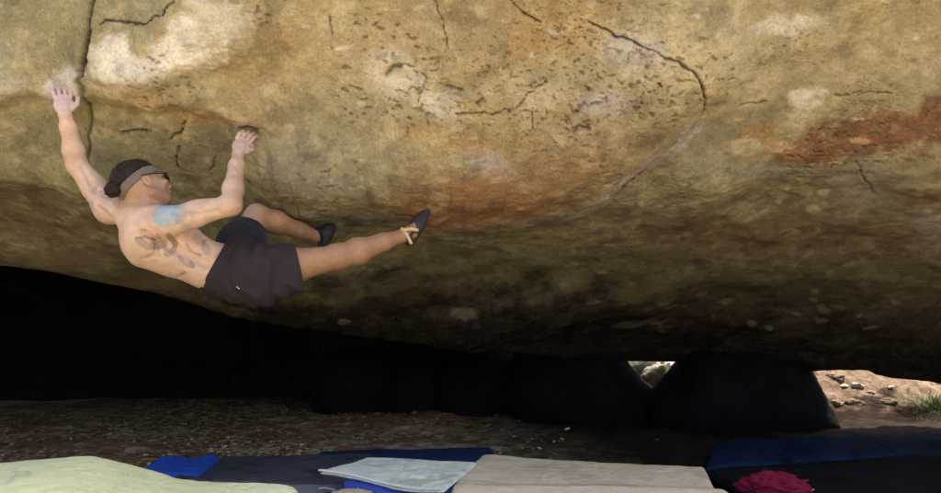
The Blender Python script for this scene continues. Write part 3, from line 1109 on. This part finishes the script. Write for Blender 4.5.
# long navy pad on the right with fold lines, black pad before it
zr = .06
o = slab('crash_pad', [on(716, 441, zr), on(960, 432, zr), on(975, 448, zr), on(704, 467, zr)], .06,
         flat((.006, .018, .046), (('u', .28, .006), ('u', .52, .006), ('u', .75, .006)), .2), 120, 40,
         lambda U, V: .012 * np.abs(np.sin(U * math.pi * 4)) - .006 * V, .02)
tag(o, 'long navy blue folding pad at the right with fold lines', 'crash pad', PADG)
p1, p2 = on(705, 468.5, .05), on(975, 450.5, .05)
o = slab('crash_pad', [p1, p2, np.array([p2[0] * .72, 2.2, .05]), np.array([p1[0] * .75 + .2, 2.2, .05])], .05, flat((.006, .008, .009), (('u', .5, .004),), .2), 90, 60, None, .02)
tag(o, 'wide black crash pad at the right foreground under the maroon cloth', 'crash pad', PADG)

# maroon cloth bundle
def bundle(name, p, size, col, seed, mat, label, cat):
    V, Fc = ICO[5]
    d = V.copy()
    q = d * np.array([1.2, 1.2, 3.0])
    rr = 1 + .10 * fbm(d + seed, 1.5, 3, seed)
    fold = np.abs(fbm(q + seed + .5 * fbm(q, 1.5, 3, seed)[:, None], 2.6, 4, seed + 1, .55))
    rr = rr + .42 * fold - .08
    P = d * rr[:, None]
    P[:, 2] = np.where(P[:, 2] < -.4, -.4 + (P[:, 2] + .4) * .15, P[:, 2])
    P = P * np.asarray(size)
    P[:, 2] += .42 * size[2]
    C = np.asarray(col) * (1 + .25 * fbm(d, 4, 3, seed + 2))[:, None]
    o = link(name, mesh_np(name, P, Fc, True, C), mat, loc=tuple(p))
    tag(o, label, cat)
    return o


p = on(771, 493, .05)
pb = np.array([p[0] - .01, p[1] - .06, .052])
bundle('jacket', pb, (.145, .13, .062), (.20, .012, .04), 5, M_pad, 'crumpled maroon jacket lying on the black pad', 'jacket')
q = on(812, 487.5, .07)
for k in (0,):
    o = link('buckle', rock_mesh('buckle', (.012, .006, .005), 55, 2, .1, (.6, .6, .58), .1), M_pale, loc=(q[0], q[1], .062))
    tag(o, 'tiny pale buckle lying right of the maroon jacket', 'buckle')
p = on(356, 494, .08)
o = bundle('towel', np.array([p[0], p[1] - .10, .066]), (.105, .10, .035), (.50, .37, .27), 9, M_pad, 'folded beige towel with dark edge at the bottom before the mint pad', 'towel')
ring = []
for k in range(25):
    a_ = k / 24 * math.pi * 1.05
    ring.append(np.array([math.cos(a_) * .112, math.sin(a_) * .108, .022 + .004 * math.sin(k)]) + np.array(o.location))
s_ = strip('edge_binding', ring, .014, .008, M_black_cloth, None)
child(s_, o)

# paper scraps
for (px, row, s, lb) in [(567, 430, .022, 'white paper scrap on the dark cave floor'),]:
    p = on(px, row, .01)
    p[2] = gz(p[0], p[1]) + .02
    V = np.array([(-1, -.5, 0), (.8, -.7, .3), (1.1, .5, .9), (-.6, .8, .5), (.1, .1, .75)]) * s
    Fc = np.array([(0, 1, 4), (1, 2, 4), (2, 3, 4), (3, 0, 4)])
    o = link('paper_scrap', mesh_np('paper_scrap', V, Fc, False), M_metal, loc=tuple(p))
    md = o.modifiers.new('thick', 'SOLIDIFY'); md.thickness = .001
    tag(o, lb, 'paper')

# ------------------------------------------------------------------ the climber
class Field:
    def __init__(self, lo, hi, h):
        self.lo = np.asarray(lo, np.float32); self.h = h
        self.n = np.ceil((np.asarray(hi) - lo) / h).astype(int) + 1
        self.f = np.full(self.n, .2, np.float32)

    def _box(self, lo, hi):
        a = np.maximum(np.floor((lo - self.lo) / self.h).astype(int), 0)
        b = np.minimum(np.ceil((hi - self.lo) / self.h).astype(int) + 1, self.n)
        if (b <= a).any():
            return None
        ax = [self.lo[i] + np.arange(a[i], b[i], dtype=np.float32) * self.h for i in range(3)]
        G = np.stack(np.meshgrid(*ax, indexing='ij'), -1)
        return tuple(slice(a[i], b[i]) for i in range(3)), G

    def _put(self, sl, d, k, op):
        o = self.f[sl]
        if op == 'add':
            if k > 0:
                h = np.clip(.5 + .5 * (o - d) / k, 0, 1)
                self.f[sl] = o * (1 - h) + d * h - k * h * (1 - h)
            else:
                self.f[sl] = np.minimum(o, d)
        else:
            h = np.clip(.5 - .5 * (o + d) / k, 0, 1)
            self.f[sl] = o * (1 - h) - d * h + k * h * (1 - h)

    def cone(self, a, b, ra, rb, k=.02, op='add'):
        a, b = np.asarray(a, np.float32), np.asarray(b, np.float32)
        R = max(ra, rb) + .05
        r = self._box(np.minimum(a, b) - R, np.maximum(a, b) + R)
        if r is None:
            return
        sl, G = r
        ab = b - a
        t = np.clip(((G - a) @ ab) / (ab @ ab + 1e-9), 0, 1)
        d = np.linalg.norm(G - a - t[..., None] * ab, axis=-1) - (ra + (rb - ra) * t)
        self._put(sl, d, k, op)

    def chain(self, pts, rs, k=.02, op='add'):
        for i in range(len(pts) - 1):
            self.cone(pts[i], pts[i + 1], rs[i], rs[i + 1], k, op)

    def ell(self, c, axes, radii, k=.02, op='add'):
        c = np.asarray(c, np.float32); A = np.asarray(axes, np.float32); rd = np.asarray(radii, np.float32)
        R = rd.max() + .05
        r = self._box(c - R, c + R)
        if r is None:
            return
        sl, G = r
        q = (G - c) @ A.T
        k0 = np.linalg.norm(q / rd, axis=-1)
        k1 = np.linalg.norm(q / rd ** 2, axis=-1)
        d = np.where(k1 > 1e-6, k0 * (k0 - 1) / np.maximum(k1, 1e-6), -rd.min())
        self._put(sl, d, k, op)

    def grid(self):
        ax = [self.lo[i] + np.arange(self.n[i], dtype=np.float32) * self.h for i in range(3)]
        return np.stack(np.meshgrid(*ax, indexing='ij'), -1)

    def mesh(self):
        """surface nets"""
        f = self.f
        s = f < 0
        nx, ny, nz = f.shape
        corners = [(i, j, k) for i in (0, 1) for j in (0, 1) for k in (0, 1)]
        cnt = np.zeros((nx - 1, ny - 1, nz - 1), np.int8)
        for (i, j, k) in corners:
            cnt += s[i:nx - 1 + i, j:ny - 1 + j, k:nz - 1 + k]
        act = (cnt > 0) & (cnt < 8)
        I = np.argwhere(act)
        idx = np.full(act.shape, -1, np.int64)
        idx[tuple(I.T)] = np.arange(len(I))
        vals = np.stack([f[I[:, 0] + i, I[:, 1] + j, I[:, 2] + k] for (i, j, k) in corners], 1)
        acc = np.zeros((len(I), 3)); n = np.zeros(len(I))
        for p in range(8):
            for q in range(p + 1, 8):
                a, b = np.array(corners[p]), np.array(corners[q])
                if np.abs(a - b).sum() != 1:
                    continue
                va, vb = vals[:, p], vals[:, q]
                m = (va < 0) != (vb < 0)
                t = va[m] / (va[m] - vb[m])
                acc[m] += a + t[:, None] * (b - a)
                n[m] += 1
        V = self.lo + (I + acc / n[:, None]) * self.h
        quads = []
        for ax in range(3):
            o1, o2 = [(1, 2), (2, 0), (0, 1)][ax]
            a = [slice(1, -1)] * 3; b = [slice(1, -1)] * 3
            a[ax] = slice(0, -1); b[ax] = slice(1, None)
            sa_, sb_ = s[tuple(a)], s[tuple(b)]
            E = np.argwhere(sa_ != sb_)
            off = np.array([1, 1, 1]); off[ax] = 0
            E = E + off
            d1 = np.zeros(3, int); d1[o1] = 1
            d2 = np.zeros(3, int); d2[o2] = 1
            q = [idx[tuple((E - e).T)] for e in (0 * d1, d1, d1 + d2, d2)]
            q = np.stack(q, 1)
            fl = s[tuple(E.T)]
            q = np.where(fl[:, None], q, q[:, ::-1])
            quads.append(q[(q >= 0).all(1)])
        return V, np.concatenate(quads)


def nrm(v):
    v = np.asarray(v, float)
    return v / np.linalg.norm(v)


def lerp(a, b, t):
    return np.asarray(a) * (1 - t) + np.asarray(b) * t


CAMP = np.array([0, 0, CAMZ])
neck = at(137, 214, 3.19)
shL, shR = at(110, 209, 3.27), at(166, 222, 3.11)
elL = at(77, 165, 3.25)
yhl = roof_y(63, 96); yhr = roof_y(247, 132)
wrL = at(65, 115, yhl - .05)
elR = at(231, 205, 3.06)
wrR = at(238, 154, yhr - .085)
chest, mid, waist, pelv = at(150, 236, 3.22), at(178, 250, 3.27), at(207, 265, 3.31), at(236, 270, 3.34)
hipR, hipL = at(252, 274, 3.29), at(232, 262, 3.40)
knR = at(337, 257, 3.40)
yfr = roof_y(425, 214); yfl = roof_y(330, 226)
anR = at(402, 236, yfr - .09)
knL = at(257, 216, min(roof_y(257, 216) - .06, 3.56))
anL = at(317, 236, yfl - .07)
LIFT = lambda p, y: p

print('hand L rock', yhl, 'hand R rock', yhr, 'foot R', yfr, 'foot L', yfl)
for nm, a_, b_ in (('uarmL', shL, elL), ('farmL', elL, wrL), ('uarmR', shR, elR), ('farmR', elR, wrR), ('thighR', hipR, knR), ('shinR', knR, anR),
                   ('thighL', hipL, knL), ('shinL', knL, anL), ('torso', neck, pelv), ('sh', shL, shR)):
    print(nm, round(float(np.linalg.norm(a_ - b_)), 3))

# head frame
HU = nrm((-.50, .05, .86)); HF = nrm(np.array((.68, .62, .32)))
HF = nrm(HF - HU * (HF @ HU)); HS = np.cross(HF, HU)     # HS: the side of the head turned to the camera
HC = at(143, 187, 3.17)
HAX = np.array([HF, HS, HU])


def hp(f, s, u):
    return HC + HF * f + HS * s + HU * u


def finger(fd, base, dirs, lens, r0=.0088, r1=.0068):
    p = np.asarray(base, float)
    n = len(lens)
    for i in range(n):
        q = p + nrm(dirs[i]) * lens[i]
        fd.cone(p, q, r0 + (r1 - r0) * i / n, r0 + (r1 - r0) * (i + 1) / n, .005)
        p = q
    return p


def build_body(fd):
    # torso
    fd.chain([neck, chest, mid, waist, pelv], [.070, .118, .112, .096, .115], .05)
    fd.chain([lerp(neck, shL, .3), shL], [.060, .066], .05)
    fd.chain([lerp(neck, shR, .3), shR], [.060, .064], .05)
    T = nrm(neck - pelv)
    back = nrm(CAMP - chest); back = nrm(back - T * (back @ T))
    sd = np.cross(T, back)
    # shoulder blades, lats and the long muscles beside the spine
    fd.ell(lerp(chest, shR, .42) + back * .060, [sd, T, back], (.046, .072, .044), .012)
    fd.ell(lerp(chest, shL, .40) + back * .060, [sd, T, back], (.046, .072, .044), .012)
    for sg in (-1, 1):
        fd.chain([chest + sd * .055 * sg + back * .072 - T * .02, mid + sd * .040 * sg + back * .078, waist + sd * .034 * sg + back * .068], [.032, .031, .026], .02)
        fd.chain([chest + sd * .085 * sg - T * .02, mid + sd * .072 * sg], [.050, .036], .04)
    fd.chain([chest + back * .128, mid + back * .124, waist + back * .108], [.022, .021, .018], .018, 'sub')
    # lower borders of the shoulder blades, trapezius edge, side folds over the ribs
    for sg in (-1, 1):
        q0 = chest + sd * .050 * sg + back * .108
        fd.chain([q0 - T * .055 - sd * .03 * sg, q0 - T * .075 + sd * .01 * sg, q0 - T * .045 + sd * .045 * sg - back * .02], [.007, .009, .007], .012, 'sub')
        fd.chain([neck - T * .02 + back * .060 + sd * .02 * sg, chest + back * .112 + sd * .018 * sg - T * .02], [.016, .012], .02)
        for k in range(4):
            c0 = lerp(chest, waist, .30 + .16 * k)
            fd.chain([c0 + sd * .070 * sg + back * .075, c0 + sd * .100 * sg + back * .035 + T * .012], [.006, .006], .010, 'sub')
    # arms
    def arm(sh, el, wr, k):
        d = nrm(el - sh)
        fd.chain([sh, lerp(sh, el, .45), el], [.058, .050, .042], .03)
        b = nrm(CAMP - sh); b = nrm(b - d * (b @ d))
        fd.ell(lerp(sh, el, .10) + b * .012, [d, b, np.cross(d, b)], (.080, .054, .058), .018)       # deltoid
        fd.ell(lerp(sh, el, .50) - b * .010 + np.array([0, 0, .012 * k]), [d, b, np.cross(d, b)], (.085, .036, .041), .028)
        e = nrm(wr - el)
        c2_ = np.cross(d, b)
        fd.chain([lerp(sh, el, .30) + b * .060 - c2_ * .022, lerp(sh, el, .55) + b * .052 + c2_ * .004, lerp(sh, el, .85) + b * .043 + c2_ * .010], [.009, .008, .006], .014, 'sub')
        fd.chain([lerp(sh, el, .22) + b * .062 + c2_ * .040, lerp(sh, el, .36) + b * .058, lerp(sh, el, .24) + b * .060 - c2_ * .045], [.007, .008, .007], .014, 'sub')
        be = nrm(CAMP - el); be = nrm(be - e * (be @ e))
        fd.chain([lerp(el, wr, .10) + be * .045, lerp(el, wr, .45) + be * .042, lerp(el, wr, .9) + be * .028], [.004, .004, .003], .012, 'sub')
        fd.chain([el, lerp(el, wr, .30), lerp(el, wr, .75), wr], [.042, .0425, .031, .024], .025)
    arm(shL, elL, wrL, 1)
    arm(shR, elR, wrR, 1)
    fd.ell(elR + nrm(elR - lerp(shR, wrR, .5)) * .018, np.eye(3), (.026, .026, .026), .02)
    # left hand flat on the hold, seen from behind
    hu = nrm(at(61, 84, yhl - .012) - wrL)          # towards the finger tips
    hs = nrm(np.cross(hu, nrm(CAMP - wrL)))         # across the palm
    hn = np.cross(hs, hu)                           # back of the hand
    if hn @ (CAMP - wrL) < 0:
        hn = -hn
    pc = wrL + hu * .055
    fd.ell(pc, [hu, hs, hn], (.056, .041, .017), .012)
    fd.cone(wrL, pc, .025, .020, .012)
    for i, (o_, ln, sp) in enumerate([(-.032, .060, -.10), (-.0110, .074, -.03), (.0105, .078, .03), (.031, .068, .09)]):
        b0 = pc + hu * .040 + hs * o_ + hn * .002
        finger(fd, b0, [hu + hs * sp - hn * .05, hu + hs * sp - hn * .30, hu + hs * sp - hn * .75], [ln * .46, ln * .30, ln * .24])
    finger(fd, pc - hu * .025 + hs * .032, [hs * .6 + hu * .8, hs * .2 + hu * 1.0, hu - hs * .1 - hn * .3], [.036, .028, .022], .0105, .008)
    # right hand: fingers curl over the edge, thumb to the side
    tip = at(254, 128, yhr + .01)
    hu = nrm(at(245, 136, yhr - .022) - wrR)
    hs = nrm(np.cross(hu, nrm(CAMP - wrR)))
    hn = np.cross(hs, hu)
    if hn @ (CAMP - wrR) < 0:
        hn = -hn
    pc = wrR + hu * .050
    fd.ell(pc, [hu, hs, hn], (.052, .038, .018), .012)
    fd.cone(wrR, pc, .025, .020, .012)
    to = nrm(tip - (pc + hu * .03))
    for i, (o_, ln) in enumerate([(-.030, .066), (-.010, .080), (.0105, .084), (.031, .076)]):
        b0 = pc + hu * .036 + hs * o_ + hn * .004
        finger(fd, b0, [hu + hs * (o_ * 2) + hn * .25 + np.array([.25, 0, 0]), to * .8 + np.array([.25, .5, .15]), np.array([.25, .8, -.35])], [ln * .44, ln * .32, ln * .26])
    finger(fd, pc - hu * .022 + hs * .030, [hs * .55 + hu * .8, hu * 1.0 - hs * .15 - hn * .3, hu - hs * .3 - hn * .5], [.034, .028, .022], .0105, .008)
    # legs
    fd.chain([hipR, lerp(hipR, knR, .45), knR], [.094, .078, .053], .03)
    fd.ell(knR + np.array([0, 0, .006]), np.eye(3), (.054, .050, .052), .03)
    fd.chain([knR, lerp(knR, anR, .30), lerp(knR, anR, .7), anR], [.050, .056, .040, .033], .03)
    fd.chain([lerp(knR, anR, .08) + np.array([0, -.005, -.010]), lerp(knR, anR, .32) + np.array([0, -.008, -.020]), lerp(knR, anR, .62) + np.array([0, 0, -.004])], [.036, .040, .030], .03)
    fd.chain([hipL, lerp(hipL, knL, .5), knL], [.090, .080, .056], .03)
    fd.chain([knL, lerp(knL, anL, .30), lerp(knL, anL, .7), anL], [.054, .056, .038, .032], .03)
    # feet inside the shoes
    fd.cone(anR, at(416, 226, yfr - .06), .030, .024, .02)
    fd.cone(anL, at(325, 232, yfl - .05), .030, .022, .02)
    # neck and head
    fd.chain([neck, lerp(neck, HC, .55), hp(-.02, 0, -.02)], [.066, .056, .056], .03)
    fd.ell(hp(-.012, 0, .028), HAX, (.098, .076, .090), .02)
    fd.ell(hp(.030, 0, -.030), HAX, (.064, .056, .082), .025)
    fd.ell(hp(.062, 0, -.088), HAX, (.026, .026, .020), .025)            # chin
    fd.cone(hp(.005, .052, -.060), hp(.060, .022, -.088), .018, .016, .02)
    fd.cone(hp(.005, -.052, -.060), hp(.060, -.022, -.088), .018, .016, .02)
    fd.cone(hp(.084, .030, .022), hp(.084, -.030, .022), .012, .012, .02)  # brow
    fd.cone(hp(.088, 0, .010), hp(.106, 0, -.028), .009, .012, .012)      # nose
    for sg in (-1, 1):
        fd.ell(hp(.082, .031 * sg, .002), HAX, (.012, .017, .011), .01, 'sub')      # eye sockets
        fd.ell(hp(.074, .031 * sg, .002), HAX, (.012, .012, .012), .004)
        fd.ell(hp(.078, .040 * sg, -.022), HAX, (.018, .020, .014), .018)           # cheek bones
        fd.ell(hp(-.006, .078 * sg, -.008), HAX, (.018, .009, .031), .006)          # ears
        fd.ell(hp(-.002, .086 * sg, -.006), HAX, (.009, .006, .018), .004, 'sub')
    fd.cone(hp(.090, .017, -.052), hp(.090, -.017, -.052), .0075, .0075, .008)      # lips
    fd.cone(hp(.088, .015, -.062), hp(.088, -.015, -.062), .0075, .0075, .008)


pts_all = np.array([neck, shL, shR, elL, wrL, elR, wrR, pelv, hipR, knR, anR, knL, anL, HC, at(60, 80, yhl), at(252, 128, yhr), at(430, 205, yfr)])
LO, HI = pts_all.min(0) - .16, pts_all.max(0) + .16
fd = Field(LO, HI, .0042)
build_body(fd)
BV, BF = fd.mesh()
del fd
bpx, brow = proj(BV[:, 0], BV[:, 1], BV[:, 2])
# skin colour with pale chalky hands, tanned face and neck, and the tattoos as pigment
C = np.tile(np.array([.68, .45, .32]), (len(BV), 1))
legm = sst(-.02, .10, (BV - pelv) @ (np.array([.9, .1, 0])))
C = C * (1 - legm)[:, None] + np.array([.40, .21, .11]) * legm[:, None]
C *= (1 + .06 * fbm(BV, 9, 3, 110) + .05 * fbm(BV, 30, 2, 111))[:, None]


def blend(C, m, c):
    m = np.clip(m, 0, 1)[:, None]
    return C * (1 - m) + np.asarray(c) * m


def ball(p, r, soft=.4):
    d = np.linalg.norm(BV - p, axis=1) / r
    return sst(1 + soft, 1 - soft, d)


nz = fbm(BV, 28, 3, 112, .6)
nz2 = fbm(BV, 13, 3, 113)
dh = np.linalg.norm(BV - HC, axis=1)
C = blend(C, sst(.16, .11, dh) * .8, (.40, .215, .125))
C = blend(C, sst(.07, .02, np.linalg.norm(BV - lerp(neck, HC, .35), axis=1)) * .6, (.45, .24, .15))
C = blend(C, sst(.16, .05, np.linalg.norm(BV - (wrL + (at(61, 84, yhl) - wrL) * .6), axis=1)) * .75, (.70, .50, .47))
C = blend(C, sst(.14, .05, np.linalg.norm(BV - (wrR + (at(247, 132, yhr) - wrR) * .6), axis=1)) * .7, (.58, .42, .37))
C = blend(C, sst(.11, .05, np.linalg.norm(BV - lerp(shL, elL, .15), axis=1)) * sst(-.05, .10, nz) * .75, (.36, .28, .31))       # faded ink, left shoulder
C = blend(C, ball(lerp(shR, elR, .08) + np.array([.0, -.05, .02]), .060, .12) * np.clip(.85 + .5 * nz, 0, 1) * .92, (.27, .43, .50))   # blue shoulder tattoo
C = blend(C, ball(lerp(shR, elR, .30) + np.array([.0, -.05, -.005]), .055, .5) * sst(-.05, .2, nz) * .6, (.33, .33, .35))
INK = (.085, .075, .07)


def stroke(pts, wd, st):
    d = poly_dist(bpx.astype(np.float32) + 1.5 * nz, brow.astype(np.float32) + 1.5 * nz, pts)
    return sst(wd * 1.1, wd * .85, d) * st * np.clip(.8 + .9 * nz2, .2, 1)


bk = sst(.05, .0, BV[:, 1] - np.interp(BV[:, 0], [shL[0], pelv[0]], [shL[1], pelv[1]]))
C = blend(C, stroke([(139, 241), (148, 246), (158, 246), (163, 243)], 4.2, .7) * bk, INK)
C = blend(C, stroke([(169, 236), (175, 243), (174, 250), (168, 255)], 3.0, .65) * bk, INK)
C = blend(C, stroke([(180, 258), (187, 265), (193, 266), (190, 262)], 2.2, .6) * bk, INK)
C = blend(C, stroke([(196, 238), (204, 245), (208, 252)], 4.0, .25) * bk, INK)
C = blend(C, stroke([(136, 238), (146, 237), (156, 240)], 1.3, .6) * bk, INK)
C = blend(C, stroke([(186, 244), (192, 252), (201, 256)], 1.4, .5) * bk, INK)
C = blend(C, stroke([(102, 196), (112, 200), (119, 208)], 1.5, .55), (.28, .22, .25))
C = blend(C, stroke([(98, 205), (107, 211), (112, 217)], 1.4, .55), (.28, .22, .25))
C = blend(C, stroke([(106, 190), (116, 193), (123, 201)], 1.2, .45), (.28, .22, .25))
C = blend(C, stroke([(158, 236), (165, 246), (166, 254)], 1.6, .45) * bk, INK)
lips = ball(hp(.094, 0, -.057), .016, .3)
C = blend(C, lips * .5, (.36, .13, .10))
C = blend(C, (ball(hp(.06, 0, -.085), .05) + ball(hp(.02, .05, -.06), .035)) * .35, (.16, .10, .07))    # stubble
person = empty('person', (float(pelv[0]), float(pelv[1]), float(pelv[2])))
tag(person, 'shirtless tattooed climber in dark shorts and headband hanging from the overhang', 'person')
body = link('body', mesh_np('body', BV - pelv, BF, True, C), M_skin, loc=tuple(pelv))
child(body, person)


def garment(name, lo, hi, h, fn, mat, parent, post=None, post_f=None):
    g = Field(lo, hi, h)
    fn(g)
    if post_f is not None:
        g.f = post_f(g)
    V, Fq = g.mesh()
    c = V.mean(0)
    o = link(name, mesh_np(name, V - c, Fq, True), mat, loc=tuple(c))
    child(o, parent)
    return o


# hair above the band with a bun behind
BN = nrm(HU * .88 + HF * .30 * 0 + HS * -.12 - HF * .30)      # normal of the headband plane
BO = hp(0, 0, .030)


def hair_fn(g):
    g.ell(hp(-.014, 0, .030), HAX, (.106, .084, .101), .01)
    g.ell(hp(-.050, 0, .062), HAX, (.058, .060, .050), .03)


def hair_post(g):
    G = g.grid()
    pl = -(((G - BO) @ BN) - .012)
    f = np.maximum(g.f, pl)
    strand = .0022 * np.sin((G @ HS) * 260 + (G @ HF) * 60 + 6 * fbm(G, 22, 2, 120)) + .009 * fbm(G, 26, 3, 121)
    return f + strand


garment('hair', HC - .17, HC + .19, .004, hair_fn, M_hair, person, post_f=hair_post)


def bun_fn(g):
    g.ell(hp(-.128, .010, .012), HAX, (.034, .036, .034), .01)
    g.ell(hp(-.100, .005, .018), HAX, (.026, .024, .024), .02)
    g.f += .002 * np.sin(((g.grid() - hp(-.128, .010, .012)) @ HU) * 330)


garment('hair_bun', hp(-.128, 0, .012) - .08, hp(-.128, 0, .012) + .09, .004, bun_fn, M_hair, person)


def band_fn(g):
    g.ell(hp(-.013, 0, .029), HAX, (.107, .085, .100), .01)


def band_post(g):
    G = g.grid()
    q = (G - BO) @ BN
    return np.maximum(np.maximum(g.f + .0008 * np.sin(q * 700), np.abs(q + .010) - .018), -(g.f + .012))


garment('headband', HC - .16, HC + .16, .0035, band_fn, M_band, person, post_f=band_post)


# sunglasses
def sun_fn(g):
    for sg in (-1, 1):
        g.ell(hp(.103, .034 * sg, .004), [nrm(HF + HS * .25 * sg), nrm(HS - HF * .25 * sg), HU], (.008, .031, .023), .003)
        g.cone(hp(.094, .062 * sg, .012), hp(.030, .084 * sg, .010), .0035, .003, .003)
        g.cone(hp(.030, .084 * sg, .010), hp(-.020, .086 * sg, .012), .003, .003, .003)
    g.cone(hp(.112, -.02, .012), hp(.112, .02, .012), .004, .004, .003)


sg_ = garment('sunglasses', hp(.05, 0, 0) - .15, hp(.05, 0, 0) + .15, .0028, sun_fn, M_black, person)

# shorts
TW = nrm(waist - pelv)
WN = nrm(at(200, 262, 3.3) - at(224, 274, 3.34))        # points from pelvis to waist in the picture plane
wp = at(211, 268, 3.31)


def shorts_fn(g):
    g.chain([waist, pelv], [.108, .128], .03)
    g.chain([pelv, hipR, lerp(hipR, knR, .62)], [.128, .124, .104], .05)
    g.cone(at(236, 284, 3.27), at(262, 291, 3.27), .066, .060, .05)
    g.cone(at(262, 290, 3.27), at(296, 281, 3.30), .060, .056, .05)
    g.chain([pelv, lerp(hipL, knL, .3)], [.118, .102], .05)


HEM = nrm(knR - hipR)
hemp = lerp(hipR, knR, .53)


def shorts_post(g):
    G = g.grid()
    fold = .012 * fbm(np.stack([G[..., 0] * 3.0, G[..., 1], G[..., 2] * .7], -1), 9, 3, 130) + .006 * np.sin(G[..., 0] * 62 + G[..., 2] * 62 + 5 * fbm(G, 5, 2, 131)) * sst(-.05, .35, fbm(G, 5, 2, 133) + .15)
    f = g.f + fold
    inner = f + .012
    out = np.maximum(f, (G - hemp) @ HEM)
    out = np.maximum(out, ((G - wp) @ WN))
    return np.maximum(out, -inner)


sh_ = garment('shorts', pelv - np.array([.24, .25, .26]), pelv + np.array([.42, .26, .22]), .0048, shorts_fn, M_shorts, person, post_f=shorts_post)


def leg_fn(g):
    g.chain([lerp(hipL, knL, .05), lerp(hipL, knL, .35), lerp(hipL, knL, .66)], [.104, .108, .092], .04)


def leg_post(g):
    G = g.grid()
    f = g.f + .008 * fbm(G, 14, 3, 132)
    kd = nrm(knL - hipL)
    out = np.maximum(f, (G - lerp(hipL, knL, .70)) @ kd)
    return np.maximum(out, -(f + .012))


lg = garment('shorts_leg', hipL - .26, hipL + .32, .005, leg_fn, M_black_cloth, person, post_f=leg_post)  # shade on this leg is put in as a blacker cloth
lg['label'] = 'raised leg of the shorts, blackened to show shade'
t0 = at(239, 288, 3.16)
# small pale tag sewn on the shorts
def nearest_front(o, px, row):
    n = len(o.data.vertices)
    a = np.empty(n * 3, np.float32); o.data.vertices.foreach_get('co', a)
    W = a.reshape(-1, 3) + np.array(o.matrix_basis.translation) + (np.array(o.parent.matrix_basis.translation) if o.parent else 0)
    u, v = proj(W[:, 0], W[:, 1], W[:, 2])
    m = (u - px) ** 2 + (v - row) ** 2 < 9
    return W[m][np.argmin(W[m][:, 1])] if m.any() else at(px, row, 3.2)


ta, tb = nearest_front(sh_, 235, 289), nearest_front(sh_, 240, 292)
strip('logo_tag', [ta + np.array([0, -.004, 0]), (ta + tb) / 2 + np.array([0, -.005, 0]), tb + np.array([0, -.004, 0])], .007, .002, M_metal, person)


# shoes
def shoe(an, heel, ball_, toe, y_off, label, straps, suede):
    heel, ball_, toe = [np.asarray(p) for p in (heel, ball_, toe)]

    def fn(g):
        g.chain([heel, ball_, toe], [.029, .032, .018], .03)
        g.cone(an, lerp(heel, ball_, .25), .032, .029, .025)
        g.cone(lerp(ball_, toe, .4), toe, .028, .016, .02)

    def post(g):
        G = g.grid()
        dn = nrm(an - heel)
        return np.maximum(g.f, np.linalg.norm(G - an, axis=-1) * 0 + ((G - lerp(an, heel, .25)) @ nrm(an - lerp(heel, ball_, .6))))
    allp = np.array([an, heel, ball_, toe])
    o = garment('climbing_shoe', allp.min(0) - .07, allp.max(0) + .07, .0035, fn, M_rubber, person, post_f=post)
    o['label'] = label
    for (pts, r, m, nm) in straps:
        def fn2(g):
            g.chain(pts, [r] * len(pts), .004)
        P_ = np.array(pts)
        s = garment(nm, P_.min(0) - .03, P_.max(0) + .03, .003, fn2, m, o)
    return o


y = yfr
shoe(anR, at(409, 240, y - .07), at(417, 226, y - .045), at(426, 212, y - .022), 0, 'dark right shoe with orange suede and tan straps',
     [([at(402, 229, y - .12), at(407, 235, y - .115), at(411, 243, y - .105)], .008, M_strap, 'strap'),
      ([at(404, 230, y - .125), at(411, 229, y - .11), at(417, 230, y - .095)], .009, M_strap, 'strap'),
      ([at(411, 238, y - .086), at(415, 235, y - .086)], .013, M_orange, 'suede_patch'),
      ([at(410, 227, y - .088), at(414, 224, y - .076)], .009, M_orange, 'suede_patch')], True)
y = yfl
shoe(anL, at(322, 242, y - .05), at(327, 232, y - .045), at(332, 223, y - .02), 0, 'black left shoe against the rock',
     [([at(311, 231, y - .10), at(318, 228, y - .10), at(326, 226, y - .075)], .007, M_black_cloth, 'strap'),
      ([at(319, 229, y - .105), at(322, 236, y - .10), at(322, 243, y - .085)], .007, M_black_cloth, 'strap')], False)
